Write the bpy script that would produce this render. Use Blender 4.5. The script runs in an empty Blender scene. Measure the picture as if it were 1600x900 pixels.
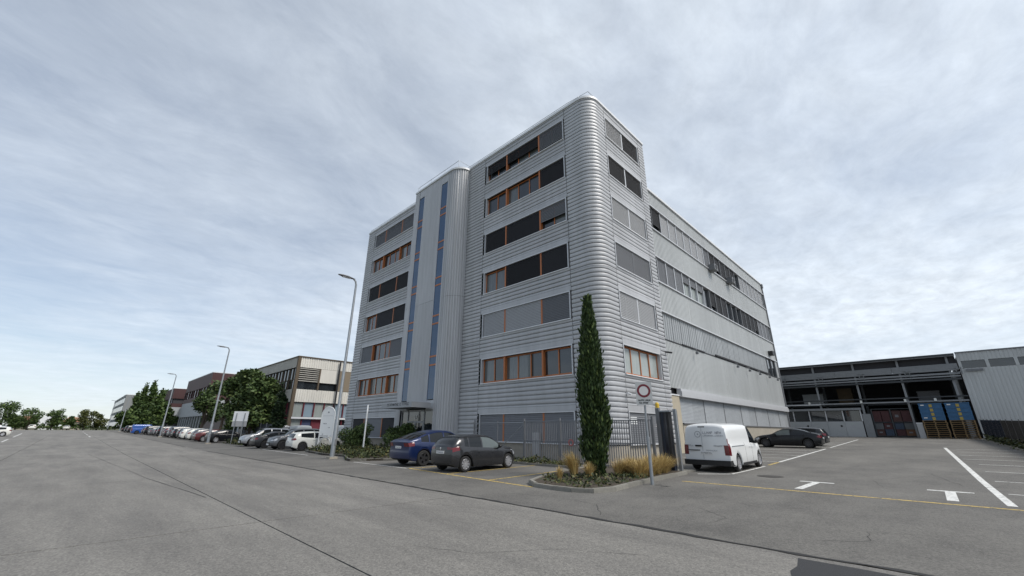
import bpy, bmesh, math, random
from mathutils import Vector, Matrix
random.seed(7)
S = bpy.context.scene
COL = S.collection
PI = math.pi
# ------------------------------------------------------------------ camera
HC = 1.7
F, PITCH, ROLL, HEAD = 640.39 / 1600 * 36, math.radians(19.183), math.radians(.402), math.radians(44.576)
fw = Vector((math.cos(HEAD) * math.cos(PITCH), math.sin(HEAD) * math.cos(PITCH), math.sin(PITCH)))
rt = Vector((math.sin(HEAD), -math.cos(HEAD), 0))
up = rt.cross(fw)
r2 = math.cos(ROLL) * rt + math.sin(ROLL) * up
u2 = -math.sin(ROLL) * rt + math.cos(ROLL) * up
cam = bpy.data.cameras.new('camera')
cam.lens = F; cam.sensor_width = 36; cam.clip_end = 5000; cam.clip_start = .05
co = bpy.data.objects.new('camera', cam); COL.objects.link(co)
M = Matrix((r2, u2, -fw)).transposed().to_4x4(); M.translation = (0, 0, HC)
co.matrix_world = M
S.camera = co
# ------------------------------------------------------------------ light
SUN_EL, SUN_AZ = math.radians(52), math.radians(-72)     # azimuth measured from +X towards +Y
S.view_settings.view_transform = 'Standard'
S.view_settings.look = 'None'
S.view_settings.exposure = .66
S.view_settings.gamma = 1
sun = bpy.data.lights.new('sun', 'SUN'); sun.energy = 2.1; sun.angle = math.radians(24); sun.color = (1, .95, .88)
so = bpy.data.objects.new('sun', sun); COL.objects.link(so)
sd = Vector((math.cos(SUN_EL) * math.cos(SUN_AZ), math.cos(SUN_EL) * math.sin(SUN_AZ), math.sin(SUN_EL)))
so.rotation_euler = sd.to_track_quat('Z', 'Y').to_euler(); so.location = (0, 0, 60)

W = bpy.data.worlds.new('World'); S.world = W; W.use_nodes = True
nt = W.node_tree; nt.nodes.clear()
def N(t, ty, **kw):
    n = t.nodes.new(ty)
    for k, v in kw.items():
        if k.startswith('i_'): n.inputs[k[2:].replace('_', ' ')].default_value = v
        else: setattr(n, k, v)
    return n
def math_node(t, op, a, b=None, c=None, clamp=False):
    n = t.nodes.new('ShaderNodeMath'); n.operation = op; n.use_clamp = clamp
    for i, v in enumerate((a, b, c)):
        if v is None: continue
        if isinstance(v, (int, float)): n.inputs[i].default_value = v
        else: t.links.new(v, n.inputs[i])
    return n.outputs[0]
sky = N(nt, 'ShaderNodeTexSky', sky_type='NISHITA', sun_disc=False, sun_elevation=SUN_EL, sun_rotation=PI / 2 - SUN_AZ,
        altitude=400, air_density=1.0, dust_density=.5, ozone_density=1.6)
tc = N(nt, 'ShaderNodeTexCoord')
sep = N(nt, 'ShaderNodeSeparateXYZ'); nt.links.new(tc.outputs['Generated'], sep.inputs[0])
zc = math_node(nt, 'ADD', math_node(nt, 'MAXIMUM', sep.outputs[2], 0.0), .12)
px = math_node(nt, 'DIVIDE', sep.outputs[0], zc); py = math_node(nt, 'DIVIDE', sep.outputs[1], zc)
cmb = N(nt, 'ShaderNodeCombineXYZ'); nt.links.new(px, cmb.inputs[0]); nt.links.new(py, cmb.inputs[1])
def cloudnoise(scale, detail, rough, sx, sy, rot, dist=0., off=0.):
    mp = N(nt, 'ShaderNodeMapping'); mp.inputs['Scale'].default_value = (sx, sy, 1); mp.inputs['Rotation'].default_value = (0, 0, rot)
    mp.inputs['Location'].default_value = (off, off * .7, 0)
    nt.links.new(cmb.outputs[0], mp.inputs[0])
    n = N(nt, 'ShaderNodeTexNoise', i_Scale=scale, i_Detail=detail, i_Roughness=rough, i_Distortion=dist)
    nt.links.new(mp.outputs[0], n.inputs['Vector'])
    return n.outputs[0]
big = cloudnoise(.62, 4, .55, 1, 1.0, .5, .4, 3.1)
streak = cloudnoise(.9, 7, .58, .6, 1.25, 2.2, .7, 1.7)
mott = cloudnoise(7.5, 6, .62, 1.0, 1.4, .5, .3, 5.)
fine = cloudnoise(3.2, 9, .66, .8, 1.25, 2.0, .5, 8.3)
# cover: thicker towards +X/-Y (right of the picture), as in the overcast over the yard
side = math_node(nt, 'MULTIPLY_ADD', math_node(nt, 'SUBTRACT', sep.outputs[0], sep.outputs[1]), .26, .52)
c1 = math_node(nt, 'MULTIPLY_ADD', math_node(nt, 'SUBTRACT', big, .5), 1.1, side)
c2 = math_node(nt, 'MULTIPLY_ADD', math_node(nt, 'SUBTRACT', streak, .5), .65, c1)
c3 = math_node(nt, 'MULTIPLY_ADD', math_node(nt, 'SUBTRACT', fine, .5), .62, c2)
hz = math_node(nt, 'MULTIPLY', math_node(nt, 'SUBTRACT', 1.0, math_node(nt, 'MULTIPLY', sep.outputs[2], 3.2), clamp=True), .38)
cover = math_node(nt, 'ADD', c3, hz, clamp=True)
mt = math_node(nt, 'MULTIPLY', math_node(nt, 'SUBTRACT', mott, .5), math_node(nt, 'MULTIPLY', c1, .65))
shade = math_node(nt, 'MULTIPLY_ADD', math_node(nt, 'SUBTRACT', fine, .5), .15, .97)
shade = math_node(nt, 'ADD', shade, mt)
ccol = N(nt, 'ShaderNodeMix', data_type='RGBA', blend_type='MULTIPLY'); ccol.inputs[0].default_value = 1
ccol.inputs[6].default_value = (.55, .60, .655, 1)
cs = N(nt, 'ShaderNodeCombineXYZ')
for i in range(3): nt.links.new(shade, cs.inputs[i])
nt.links.new(cs.outputs[0], ccol.inputs[7])
skys = N(nt, 'ShaderNodeVectorMath', operation='SCALE'); skys.inputs['Scale'].default_value = .070
nt.links.new(sky.outputs[0], skys.inputs[0])
mixs = N(nt, 'ShaderNodeMix', data_type='RGBA')
cov2 = math_node(nt, 'MULTIPLY_ADD', cover, .66, .30)
nt.links.new(cov2, mixs.inputs[0]); nt.links.new(skys.outputs[0], mixs.inputs[6]); nt.links.new(ccol.outputs[2], mixs.inputs[7])
bg = N(nt, 'ShaderNodeBackground'); bg.inputs['Strength'].default_value = 1.0
nt.links.new(mixs.outputs[2], bg.inputs['Color'])
wo = N(nt, 'ShaderNodeOutputWorld'); nt.links.new(bg.outputs[0], wo.inputs[0])

# ------------------------------------------------------------------ materials
MATS = {}
def mat(name, col, rough=.6, metal=0., var=.0, vscale=4., bump=0., bscale=40., spec=.5, coat=0., stretch=(1, 1, 1), var2=0., v2scale=.4, rnd=0.):
    if name in MATS: return MATS[name]
    m = bpy.data.materials.new(name); m.use_nodes = True
    t = m.node_tree; b = t.nodes['Principled BSDF']
    b.inputs['Base Color'].default_value = (*col, 1); b.inputs['Roughness'].default_value = rough
    b.inputs['Metallic'].default_value = metal; b.inputs['Specular IOR Level'].default_value = spec
    b.inputs['Coat Weight'].default_value = coat; b.inputs['Coat Roughness'].default_value = .04
    if var or bump or var2 or rnd:
        g = N(t, 'ShaderNodeNewGeometry')
        mp = N(t, 'ShaderNodeMapping'); mp.inputs['Scale'].default_value = stretch
        t.links.new(g.outputs['Position'], mp.inputs[0])
        fac = None
        if var:
            n = N(t, 'ShaderNodeTexNoise', i_Scale=vscale, i_Detail=6, i_Roughness=.65); t.links.new(mp.outputs[0], n.inputs['Vector'])
            fac = math_node(t, 'MULTIPLY_ADD', math_node(t, 'SUBTRACT', n.outputs[0], .5), 2 * var * 2, 1.)
        if var2:
            n2 = N(t, 'ShaderNodeTexNoise', i_Scale=v2scale, i_Detail=3, i_Roughness=.5); t.links.new(mp.outputs[0], n2.inputs['Vector'])
            f2 = math_node(t, 'MULTIPLY_ADD', math_node(t, 'SUBTRACT', n2.outputs[0], .5), 4 * var2, 1.)
            fac = f2 if fac is None else math_node(t, 'MULTIPLY', fac, f2)
        if rnd:
            oi = N(t, 'ShaderNodeObjectInfo')
            f3 = math_node(t, 'MULTIPLY_ADD', math_node(t, 'SUBTRACT', oi.outputs['Random'], .5), 2 * rnd, 1.)
            fac = f3 if fac is None else math_node(t, 'MULTIPLY', fac, f3)
        if fac is not None:
            sc = N(t, 'ShaderNodeVectorMath', operation='SCALE'); sc.inputs[0].default_value = col
            t.links.new(fac, sc.inputs['Scale']); t.links.new(sc.outputs[0], b.inputs['Base Color'])
        if bump:
            nb = N(t, 'ShaderNodeTexNoise', i_Scale=bscale, i_Detail=3, i_Roughness=.6); t.links.new(mp.outputs[0], nb.inputs['Vector'])
            bp = N(t, 'ShaderNodeBump', i_Strength=bump, i_Distance=.02); t.links.new(nb.outputs[0], bp.inputs['Height'])
            t.links.new(bp.outputs[0], b.inputs['Normal'])
    MATS[name] = m
    return m
def asphalt(name, col, grain, big_var, stain):
    m = mat(name, col, rough=.85, rnd=.035, var=grain, vscale=55, bump=.55, bscale=60, spec=.3, var2=big_var, v2scale=.22)
    t = m.node_tree; b = t.nodes['Principled BSDF']
    # speckled aggregate
    g = N(t, 'ShaderNodeNewGeometry')
    v = N(t, 'ShaderNodeTexVoronoi', i_Scale=44.); t.links.new(g.outputs['Position'], v.inputs['Vector'])
    cr = N(t, 'ShaderNodeValToRGB'); cr.color_ramp.elements[0].color = (.36, .36, .36, 1); cr.color_ramp.elements[1].color = (1.70, 1.68, 1.63, 1)
    t.links.new(v.outputs['Color'], cr.inputs[0])
    mx = N(t, 'ShaderNodeMix', data_type='RGBA', blend_type='MULTIPLY'); mx.inputs[0].default_value = .52
    src = b.inputs['Base Color'].links[0].from_socket
    t.links.new(src, mx.inputs[6]); t.links.new(cr.outputs[0], mx.inputs[7])
    # oil and tyre stains
    mp = N(t, 'ShaderNodeMapping'); mp.inputs['Scale'].default_value = stain; t.links.new(g.outputs['Position'], mp.inputs[0])
    n = N(t, 'ShaderNodeTexNoise', i_Scale=.9, i_Detail=5, i_Roughness=.7); t.links.new(mp.outputs[0], n.inputs['Vector'])
    c2_ = N(t, 'ShaderNodeValToRGB'); c2_.color_ramp.elements[0].position = .32; c2_.color_ramp.elements[1].position = .62
    c2_.color_ramp.elements[0].color = (.72, .72, .73, 1); c2_.color_ramp.elements[1].color = (1.06, 1.06, 1.05, 1)
    t.links.new(n.outputs[0], c2_.inputs[0])
    m2 = N(t, 'ShaderNodeMix', data_type='RGBA', blend_type='MULTIPLY'); m2.inputs[0].default_value = 1
    t.links.new(mx.outputs[2], m2.inputs[6]); t.links.new(c2_.outputs[0], m2.inputs[7])
    t.links.new(m2.outputs[2], b.inputs['Base Color'])
    return m
m_road = asphalt('road_concrete', (.188, .181, .170), .2, .10, (.9, .16, 1)); 
m_lot = asphalt('lot_asphalt', (.140, .135, .127), .20, .11, (.35, .5, 1))
m_patch = mat('fresh_asphalt', (.03, .031, .034), .9, var=.25, vscale=40, bump=.5, bscale=60)
m_joint = mat('joint_tar', (.022, .022, .022), .9)
m_kerb = mat('kerb_concrete', (.20, .192, .17), .9, var=.15, vscale=9, bump=.4, bscale=50, rnd=.12)
m_conc = mat('concrete', (.33, .30, .25), .9, var=.12, vscale=3, bump=.2, bscale=30, var2=.08, v2scale=.5)
m_ypaint = mat('yellow_paint', (.50, .36, .10), .8, var=.22, vscale=14, var2=.12, v2scale=2)
m_wpaint = mat('white_paint', (.60, .60, .58), .8, var=.16, vscale=14, var2=.1, v2scale=2)
m_clad = mat('aluminium_cladding', (.43, .436, .45), .5, .2, var=.12, vscale=1.6, stretch=(1, 1, .12), var2=.07, v2scale=.25, rnd=.045)
m_trim = mat('light_metal_trim', (.56, .57, .59), .45, .3, var=.04, vscale=2)
m_cap = mat('white_flashing', (.72, .73, .75), .45, .1, var=.04, vscale=2)
m_dark = mat('dark_gap', (.025, .026, .03), .8)
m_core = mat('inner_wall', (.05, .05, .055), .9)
m_orange = mat('orange_frame', (.42, .14, .045), .5, var=.1, vscale=5)
m_glass = mat('window_glass', (.020, .024, .028), .03, spec=1., var2=.5, v2scale=.9)
m_glass2 = mat('window_glass_dim', (.045, .052, .055), .03, spec=1., var=.4, vscale=1.5, stretch=(3, 3, .8))
m_glass3 = mat('window_glass_curtain', (.095, .105, .105), .04, spec=1., var=.35, vscale=2, stretch=(5, 5, .5))
m_glassl = mat('pale_glass', (.30, .33, .32), .06, spec=.6, var=.15, vscale=1.2, stretch=(4, 4, .6))  # pale grey-green pane tone
m_glassb = mat('sky_reflection_glass', (.014, .058, .14), .03, 0, spec=.7, var2=.2, v2scale=.3)  # blue of the reflected sky put into the pane colour
m_bl_l = mat('light_blind', (.36, .365, .375), .5, .2, var=.04, rnd=.06)
m_bl_m = mat('grey_blind', (.155, .16, .172), .5, .2, var=.05, rnd=.1)
m_bl_d = mat('dark_blind', (.022, .022, .025), .6, 0, spec=.25, var=.08, rnd=.3)
m_annex = mat('annex_sheet', (.45, .462, .46), .5, .2, var=.09, vscale=1.4, stretch=(1, 1, .08), var2=.07, v2scale=.25, rnd=.03)
m_louv = mat('annex_louvre', (.36, .375, .385), .5, .2, var=.06, vscale=1.2, rnd=.08)
m_shut = mat('annex_shutter', (.38, .40, .42), .5, .2, var=.08, vscale=2, rnd=.08)
m_beige = mat('beige_render', (.40, .355, .275), .9, var=.08, vscale=2, bump=.1)
m_steel = mat('galvanised_steel', (.30, .32, .34), .45, .55, var=.1, vscale=8)
m_fence = mat('grey_fence_paint', (.17, .175, .185), .5, .2, var=.08)
m_black = mat('black_plastic', (.012, .012, .013), .5)
m_tyre = mat('tyre_rubber', (.014, .014, .014), .8)
m_cglass = mat('car_glass', (.010, .012, .014), .04, spec=.45)
m_cglassl = mat('backlit_car_glass', (.10, .12, .12), .05, spec=.6)  # opaque; light seen through the cabin put into the colour
m_rim = mat('silver_rim', (.55, .55, .57), .3, .7)
m_rimd = mat('dark_rim', (.06, .06, .065), .35, .6)
m_red = mat('red_lens', (.13, .008, .012), .12, spec=.7)
m_lens = mat('headlight_lens', (.45, .47, .5), .08, .2, spec=.8)
m_plate = mat('plate_white', (.70, .70, .70), .5)
m_dirt = mat('planting_soil', (.06, .048, .035), .95, var=.3, vscale=10, bump=.6, bscale=20)
m_white = mat('white_paint_metal', (.74, .75, .75), .35, var=.03)
m_bark = mat('bark', (.07, .055, .042), .9, var=.2, vscale=10, bump=.5, bscale=20)
def leafmat(name, col):
    m = mat(name, col, .6, spec=.3, var=.22, vscale=3)
    b = m.node_tree.nodes['Principled BSDF']
    b.inputs['Subsurface Weight'].default_value = 0
    return m
LEAF = [leafmat('leaf_dark', (.040, .068, .022)), leafmat('leaf_mid', (.068, .108, .032)), leafmat('leaf_light', (.115, .155, .05))]
CYP = [leafmat('cypress_dark', (.024, .044, .015)), leafmat('cypress_mid', (.046, .078, .024)), leafmat('cypress_light', (.09, .125, .036))]
POP = [leafmat('poplar_dark', (.042, .074, .022)), leafmat('poplar_mid', (.07, .112, .030)), leafmat('poplar_light', (.105, .15, .042))]
OLIVE = [leafmat('olive_dark', (.05, .065, .02)), leafmat('olive_mid', (.09, .10, .03)), leafmat('olive_light', (.13, .13, .04))]
GOLD = [leafmat('straw_light', (.56, .43, .18)), leafmat('straw_mid', (.36, .25, .10)), leafmat('straw_dark', (.17, .115, .05))]
COVER = [leafmat('cover_dark', (.028, .04, .016)), leafmat('cover_mid', (.06, .075, .025)), leafmat('cover_olive', (.11, .10, .035))]

def worn(m, base, thr):
    t = m.node_tree; b = t.nodes['Principled BSDF']; src = b.inputs['Base Color'].links[0].from_socket
    g = N(t, 'ShaderNodeNewGeometry'); n = N(t, 'ShaderNodeTexNoise', i_Scale=9., i_Detail=8, i_Roughness=.75); t.links.new(g.outputs['Position'], n.inputs['Vector'])
    cr = N(t, 'ShaderNodeValToRGB'); cr.color_ramp.elements[0].position = thr; cr.color_ramp.elements[1].position = thr + .10
    t.links.new(n.outputs[0], cr.inputs[0]); mx = N(t, 'ShaderNodeMix', data_type='RGBA'); t.links.new(cr.outputs[0], mx.inputs[0])
    mx.inputs[6].default_value = (*base, 1); t.links.new(src, mx.inputs[7]); t.links.new(mx.outputs[2], b.inputs['Base Color'])
worn(m_ypaint, (.14, .125, .09), .40); worn(m_wpaint, (.18, .175, .165), .37)
# ------------------------------------------------------------------ helpers
def gz(X, Y):
    z = 0
    if X > 8: z += .012 * (min(X, 22) - 8)
    if X > 22: z += .024 * (min(X, 68) - 22)
    return z + .006 * max(0, min(Y, 195) - 45)
class MB:
    def __init__(s): s.v = []; s.f = []; s.m = []
    def add(s, vs, fs, mi=0):
        o = len(s.v); s.v += [tuple(v) for v in vs]; s.f += [tuple(i + o for i in f) for f in fs]; s.m += [mi] * len(fs); return s
    def box(s, a, b, mi=0, fn=None):
        x0, y0, z0 = (min(a[i], b[i]) for i in range(3)); x1, y1, z1 = (max(a[i], b[i]) for i in range(3))
        vs = [(x0, y0, z0), (x1, y0, z0), (x1, y1, z0), (x0, y1, z0), (x0, y0, z1), (x1, y0, z1), (x1, y1, z1), (x0, y1, z1)]
        if fn: vs = [fn(*v) for v in vs]
        return s.add(vs, [(0, 3, 2, 1), (4, 5, 6, 7), (0, 1, 5, 4), (1, 2, 6, 5), (2, 3, 7, 6), (3, 0, 4, 7)], mi)
    def quad(s, a, b, c, d, mi=0): return s.add([a, b, c, d], [(0, 1, 2, 3)], mi)
    def tube(s, pts, r, n=8, mi=0, cap=True):
        pts = [Vector(p) for p in pts]; rs = r if isinstance(r, (list, tuple)) else [r] * len(pts)
        vs = []; fs = []; prev = None
        for i, p in enumerate(pts):
            d = (pts[min(i + 1, len(pts) - 1)] - pts[max(i - 1, 0)]).normalized()
            a = prev if prev and abs(prev.dot(d)) < .95 else (Vector((1, 0, 0)) if abs(d.x) < .8 else Vector((0, 1, 0)))
            u = (a - d * a.dot(d)).normalized(); w = d.cross(u); prev = u
            for k in range(n):
                t = 2 * PI * k / n; vs.append(p + (u * math.cos(t) + w * math.sin(t)) * rs[i])
        for i in range(len(pts) - 1):
            for k in range(n):
                fs.append((i * n + k, i * n + (k + 1) % n, (i + 1) * n + (k + 1) % n, (i + 1) * n + k))
        if cap: fs.append(tuple(range(n - 1, -1, -1))); fs.append(tuple((len(pts) - 1) * n + k for k in range(n)))
        return s.add(vs, fs, mi)
    def prism(s, poly, z0, z1, mi=0, zf=None):
        n = len(poly); z0f = zf or (lambda x, y: 0)
        vs = [(x, y, z0 + z0f(x, y)) for x, y in poly] + [(x, y, z1 + z0f(x, y)) for x, y in poly]
        fs = [tuple(range(n - 1, -1, -1)), tuple(range(n, 2 * n))] + [(i, (i + 1) % n, n + (i + 1) % n, n + i) for i in range(n)]
        return s.add(vs, fs, mi)
    def lathe(s, prof, n=20, mi=0, fn=None):      # prof (r, h) round axis z, fn maps
        vs = []; fs = []
        for r, h in prof:
            for k in range(n):
                t = 2 * PI * k / n; p = (r * math.cos(t), r * math.sin(t), h); vs.append(fn(*p) if fn else p)
        for i in range(len(prof) - 1):
            for k in range(n): fs.append((i * n + k, i * n + (k + 1) % n, (i + 1) * n + (k + 1) % n, (i + 1) * n + k))
        return s.add(vs, fs, mi)
    def build(s, name, mats, parent=None, local=False, smooth=None, kind=None, recalc=True):
        me = bpy.data.meshes.new(name)
        off = Vector((0, 0, 0))
        if parent is not None and not local:
            off = Vector(ROOT.get(parent.name, (0, 0, 0)))
        me.from_pydata([tuple(Vector(v) - off) for v in s.v], [], s.f)
        ms = mats if isinstance(mats, (list, tuple)) else [mats]
        for m in ms: me.materials.append(m)
        if len(ms) > 1: me.polygons.foreach_set('material_index', s.m)
        if recalc:
            bm = bmesh.new(); bm.from_mesh(me); bmesh.ops.recalc_face_normals(bm, faces=bm.faces); bm.to_mesh(me); bm.free()
        if smooth:
            me.polygons.foreach_set('use_smooth', [True] * len(me.polygons)); me.set_sharp_from_angle(angle=math.radians(smooth))
        me.update()
        o = bpy.data.objects.new(name, me); COL.objects.link(o)
        if parent is not None:
            o.parent = parent; ROOT[o.name] = ROOT.get(parent.name, (0, 0, 0))
        if kind: o['kind'] = kind
        return o
ROOT = {}
def tag(o, label, cat, group=None, kind=None):
    o['label'] = label; o['category'] = cat
    if group: o['group'] = group
    if kind: o['kind'] = kind
    return o
def thing(name, label, cat, loc=(0, 0, 0), rot=(0, 0, 0), group=None):
    o = bpy.data.objects.new(name, None); COL.objects.link(o); o.location = loc; o.rotation_euler = rot
    o.empty_display_size = .3
    ROOT[o.name] = tuple(loc)
    return tag(o, label, cat, group)
def linkcopy(o, parent=None):
    c = o.copy(); COL.objects.link(c)
    if parent is not None: c.parent = parent
    return c
def copy_tree(o, parent=None):
    c = linkcopy(o, parent)
    for ch in list(KIDS.get(o.name, [])) or [k for k in o.children]:
        copy_tree(ch, c)
    return c
KIDS = {}
def struct(o): o['kind'] = 'structure'; return o

# ------------------------------------------------------------------ ground
def sheet(xs, ys, dz, fz=gz):
    m = MB(); n = len(ys)
    vs = [(x, y, fz(x, y) + dz) for x in xs for y in ys]
    fs = [(i * n + j, (i + 1) * n + j, (i + 1) * n + j + 1, i * n + j + 1) for i in range(len(xs) - 1) for j in range(n - 1)]
    return m.add(vs, fs)
m_grass = mat('rough_grass_ground', (.075, .085, .035), .95, var=.3, vscale=.8, bump=.4, bscale=6, var2=.15, v2scale=.03)
struct(sheet([-2500, -300, -60, -14, 8, 22, 68, 300, 2500], [-2500, -300, -60, 0, 45, 195, 400, 2500], -.16).build('ground', m_grass))
lot = sheet([8.03, 12, 17, 22, 30, 40, 50, 60, 68, 90], [-70, -30, 0, 20, 45, 80, 120, 160, 195, 199], 0).build('parking_lot', m_lot); struct(lot)
road = sheet([-14, 8.2], [-60, 45, 195, 199], -.05).build('road', m_joint); struct(road)
XJ = [-13.6, -7.4, -2.2, 3.02, 7.98]; 
SL = {}
for i in range(4):
    w = XJ[i + 1] - XJ[i]
    for j in range(-3, 10):
        y0, y1 = 9.75 + (j - 1) * 10.1, 9.75 + j * 10.1
        if i not in SL:
            g = .014; m = MB(); m.box((g, g * 1.3, -.05), (w - g, 10.1 - g * 1.3, 0)); SL[i] = m.build('road_slab', m_road, road, local=True)
            o = SL[i]
        else: o = linkcopy(SL[i], road)
        o.location = (XJ[i], y0, gz(0, y0 + 5) if y0 > 45 else 0)
        if y0 > 40: o.rotation_euler = (math.atan(.006), 0, 0); o.location.z = gz(0, max(y0, 45))
far = sheet([-13.6, 7.98], [100.65, 120, 150, 195, 199], .0).build('road_surface', m_road, road)
# ragged open joint between road and yard
GJ = [(8.01 + random.uniform(-.02, .02), -8 + k * 1.7) for k in range(32)]
# patch of new asphalt at the road edge
def drape(poly, dz, name, mt, parent, zf=gz):
    m = MB(); m.add([(x, y, zf(x, y) + dz) for x, y in poly], [tuple(range(len(poly)))]); return m.build(name, mt, parent)
drape([(6.7, 1.7), (7.0, 1.78), (7.3, 1.76), (7.74, 1.84), (7.76, 1.2), (7.74, .55), (7.2, .6), (6.8, .45), (6.66, 1.1)], .004, 'asphalt_patch', m_patch, road, lambda x, y: 0)
# cracks
def crack(pts, w, parent, zf, dz=.004):
    m = MB(); L, R_ = [], []
    P = []
    for a, b in zip(pts[:-1], pts[1:]):
        for t in range(6):
            f = t / 6; P.append((a[0] + (b[0] - a[0]) * f + random.uniform(-.035, .035), a[1] + (b[1] - a[1]) * f + random.uniform(-.035, .035)))
    P.append(pts[-1])
    vs = []
    for i, q in enumerate(P):
        a = P[max(0, i - 1)]; b = P[min(len(P) - 1, i + 1)]; d = Vector((b[0] - a[0], b[1] - a[1])).normalized(); ww = w * random.uniform(.4, 1.2)
        vs += [(q[0] - d.y * ww, q[1] + d.x * ww, zf(*q) + dz), (q[0] + d.y * ww, q[1] - d.x * ww, zf(*q) + dz)]
    m.add(vs, [(2 * i, 2 * i + 1, 2 * i + 3, 2 * i + 2) for i in range(len(P) - 1)])
    return m.build('crack', m_joint, parent)
crack(GJ + [(8.0 + random.uniform(-.03, .03), 46 + k * 2.5) for k in range(22)], .06, lot, gz, .009)
crack([(9.2, 3.6), (9.9, 3.5), (10.6, 4.3)], .006, lot, gz)
crack([(12.3, 2.5), (11.6, 3.2), (12.0, 3.9), (11.6, 4.6)], .006, lot, gz)
crack([(9.0, 2.0), (9.6, 1.2), (10.4, 1.3), (10.9, .3)], .005, lot, gz)
crack([(8.3, 5.5), (9.4, 6.3), (9.6, 7.6), (9.2, 9.1)], .005, lot, gz)
crack([(1.0, 47), (2.35, 20.5), (2.9, 14)], .012, road, lambda x, y: gz(0, y), .006)
crack([(4.1, 6.4), (4.6, 5.2), (5.6, 4.6), (6.3, 3.4)], .004, road, lambda x, y: 0, .004)
crack([(6.1, 12), (6.6, 9), (7.4, 7.2)], .004, road, lambda x, y: 0, .004)
crack([(10.9, 6.2), (11.8, 5.6), (12.1, 4.9), (13.2, 4.4)], .004, lot, gz)
crack([(16.6, 2.2), (18, 1.6), (20, 2.0), (22, 1.2)], .006, lot, gz)
crack([(20, -.2), (24, .6), (27, 3)], .008, lot, gz)
crack([(5.5, 36), (5.2, 28), (5.6, 21)], .008, road, lambda x, y: 0, .006)
crack([(13.4, 6.6), (13.7, 6.4), (13.65, 6.9), (13.9, 6.8)], .03, lot, gz)
# painted lines
def strip(a, b, w, mt, name, dz=.004, parent=None):
    d = Vector((b[0] - a[0], b[1] - a[1])); n = Vector((-d.y, d.x)).normalized() * w / 2; m = MB(); K = max(1, int(d.length / 2))
    vs = []
    for i in range(K + 1):
        p = Vector(a) + d * i / K
        for s_ in (1, -1): q = p + n * s_; vs.append((q.x, q.y, gz(q.x, q.y) + dz))
    m.add(vs, [(2 * i, 2 * i + 1, 2 * i + 3, 2 * i + 2) for i in range(K)])
    return m.build(name, mt, parent or lot)
strip((11.25, 17.6), (10.58, 9.45), .12, m_ypaint, 'yellow_line')
strip((10.86, 11.75), (16.5, 11.95), .12, m_ypaint, 'yellow_line', .005)
strip((10.94, 14.5), (16.4, 14.4), .12, m_ypaint, 'yellow_line', .005)
strip((11.2, 17.55), (16.4, 17.3), .12, m_ypaint, 'yellow_line', .005)
strip((15.25, 6.7), (15.35, -2.6), .13, m_ypaint, 'yellow_line')
strip((11.15, 22.9), (11.2, 17.7), .08, m_wpaint, 'white_line')
strip((11.9, 41.5), (11.6, 30.5), .1, m_wpaint, 'white_line')
strip((17.9, 7.2), (18.75, 6.25), .12, m_wpaint, 'white_line'); strip((18.8, 6.2), (23.2, 6.15), .12, m_wpaint, 'white_line', .005)
strip((23.9, 6.16), (25.7, 6.17), .14, m_ypaint, 'yellow_line')
strip((25.9, 6.17), (39, 6.15), .14, m_wpaint, 'white_line'); strip((41, 6.16), (58, 6.17), .12, m_wpaint, 'white_line')
for x in (26, 28.6, 31.2, 33.8, 36.4, 41.6, 44.2, 46.8, 49.4): strip((x, 6.3), (x, 11.4), .1, m_wpaint, 'white_line', .005)
strip((15.9, -.86), (45, -.1), .17, m_wpaint, 'white_line')
for x in (18.58, 22.42, 26.17, 29.9, 33.3, 36.6, 40.0, 43.4): strip((x, -1.0 if x < 30 else -.6), (x - .1, -5.2), .1, m_wpaint, 'white_line', .005)
def tmark(x, y, dx):
    m = MB(); z = lambda a, b: gz(a, b) + .005
    def q(P): m.add([(a, b, z(a, b)) for a, b in P], [tuple(range(len(P)))])
    q([(x, y + .11), (x, y - .11), (x + 2.1, y - .11 + dx), (x + 2.1, y + .11 + dx)])
    q([(x + 2.1, y + .48 + dx), (x + 2.1, y - .48 + dx), (x + 2.3, y - .48 + dx), (x + 2.3, y + .48 + dx)])
    m.build('arrow_marking', m_wpaint, lot)
tmark(15.85, 3.4, -.1); tmark(16.0, .12, .02)
m = MB(); m.lathe([(0, .012), (.40, .012), (.42, .008), (.45, .004)], 24, 0, lambda a, b, c: (18.95 + a, 4.9 + b, gz(18.95, 4.9) + c)); m.build('manhole_cover', mat('cast_iron', (.05, .045, .04), .7, .3, var=.2), lot)
for y0, y1 in ((58, 66), (72, 84), (96, 130)): 
    m = MB(); m.add([(-4.5 - (y - 60) * .028 + s_ * .07, y, gz(0, y) + .008) for y in (y0, (y0 + y1) / 2, y1) for s_ in (1, -1)], [(0, 1, 3, 2), (2, 3, 5, 4)]); m.build('white_line', m_wpaint, road)
for y0 in (95, 112, 130, 150):
    m = MB(); m.add([(2.5 - s_ * .08, y, gz(0, y) + .008) for y in (y0, y0 + 7) for s_ in (1, -1)], [(0, 1, 3, 2)]); m.build('white_line', m_wpaint, road)

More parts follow.
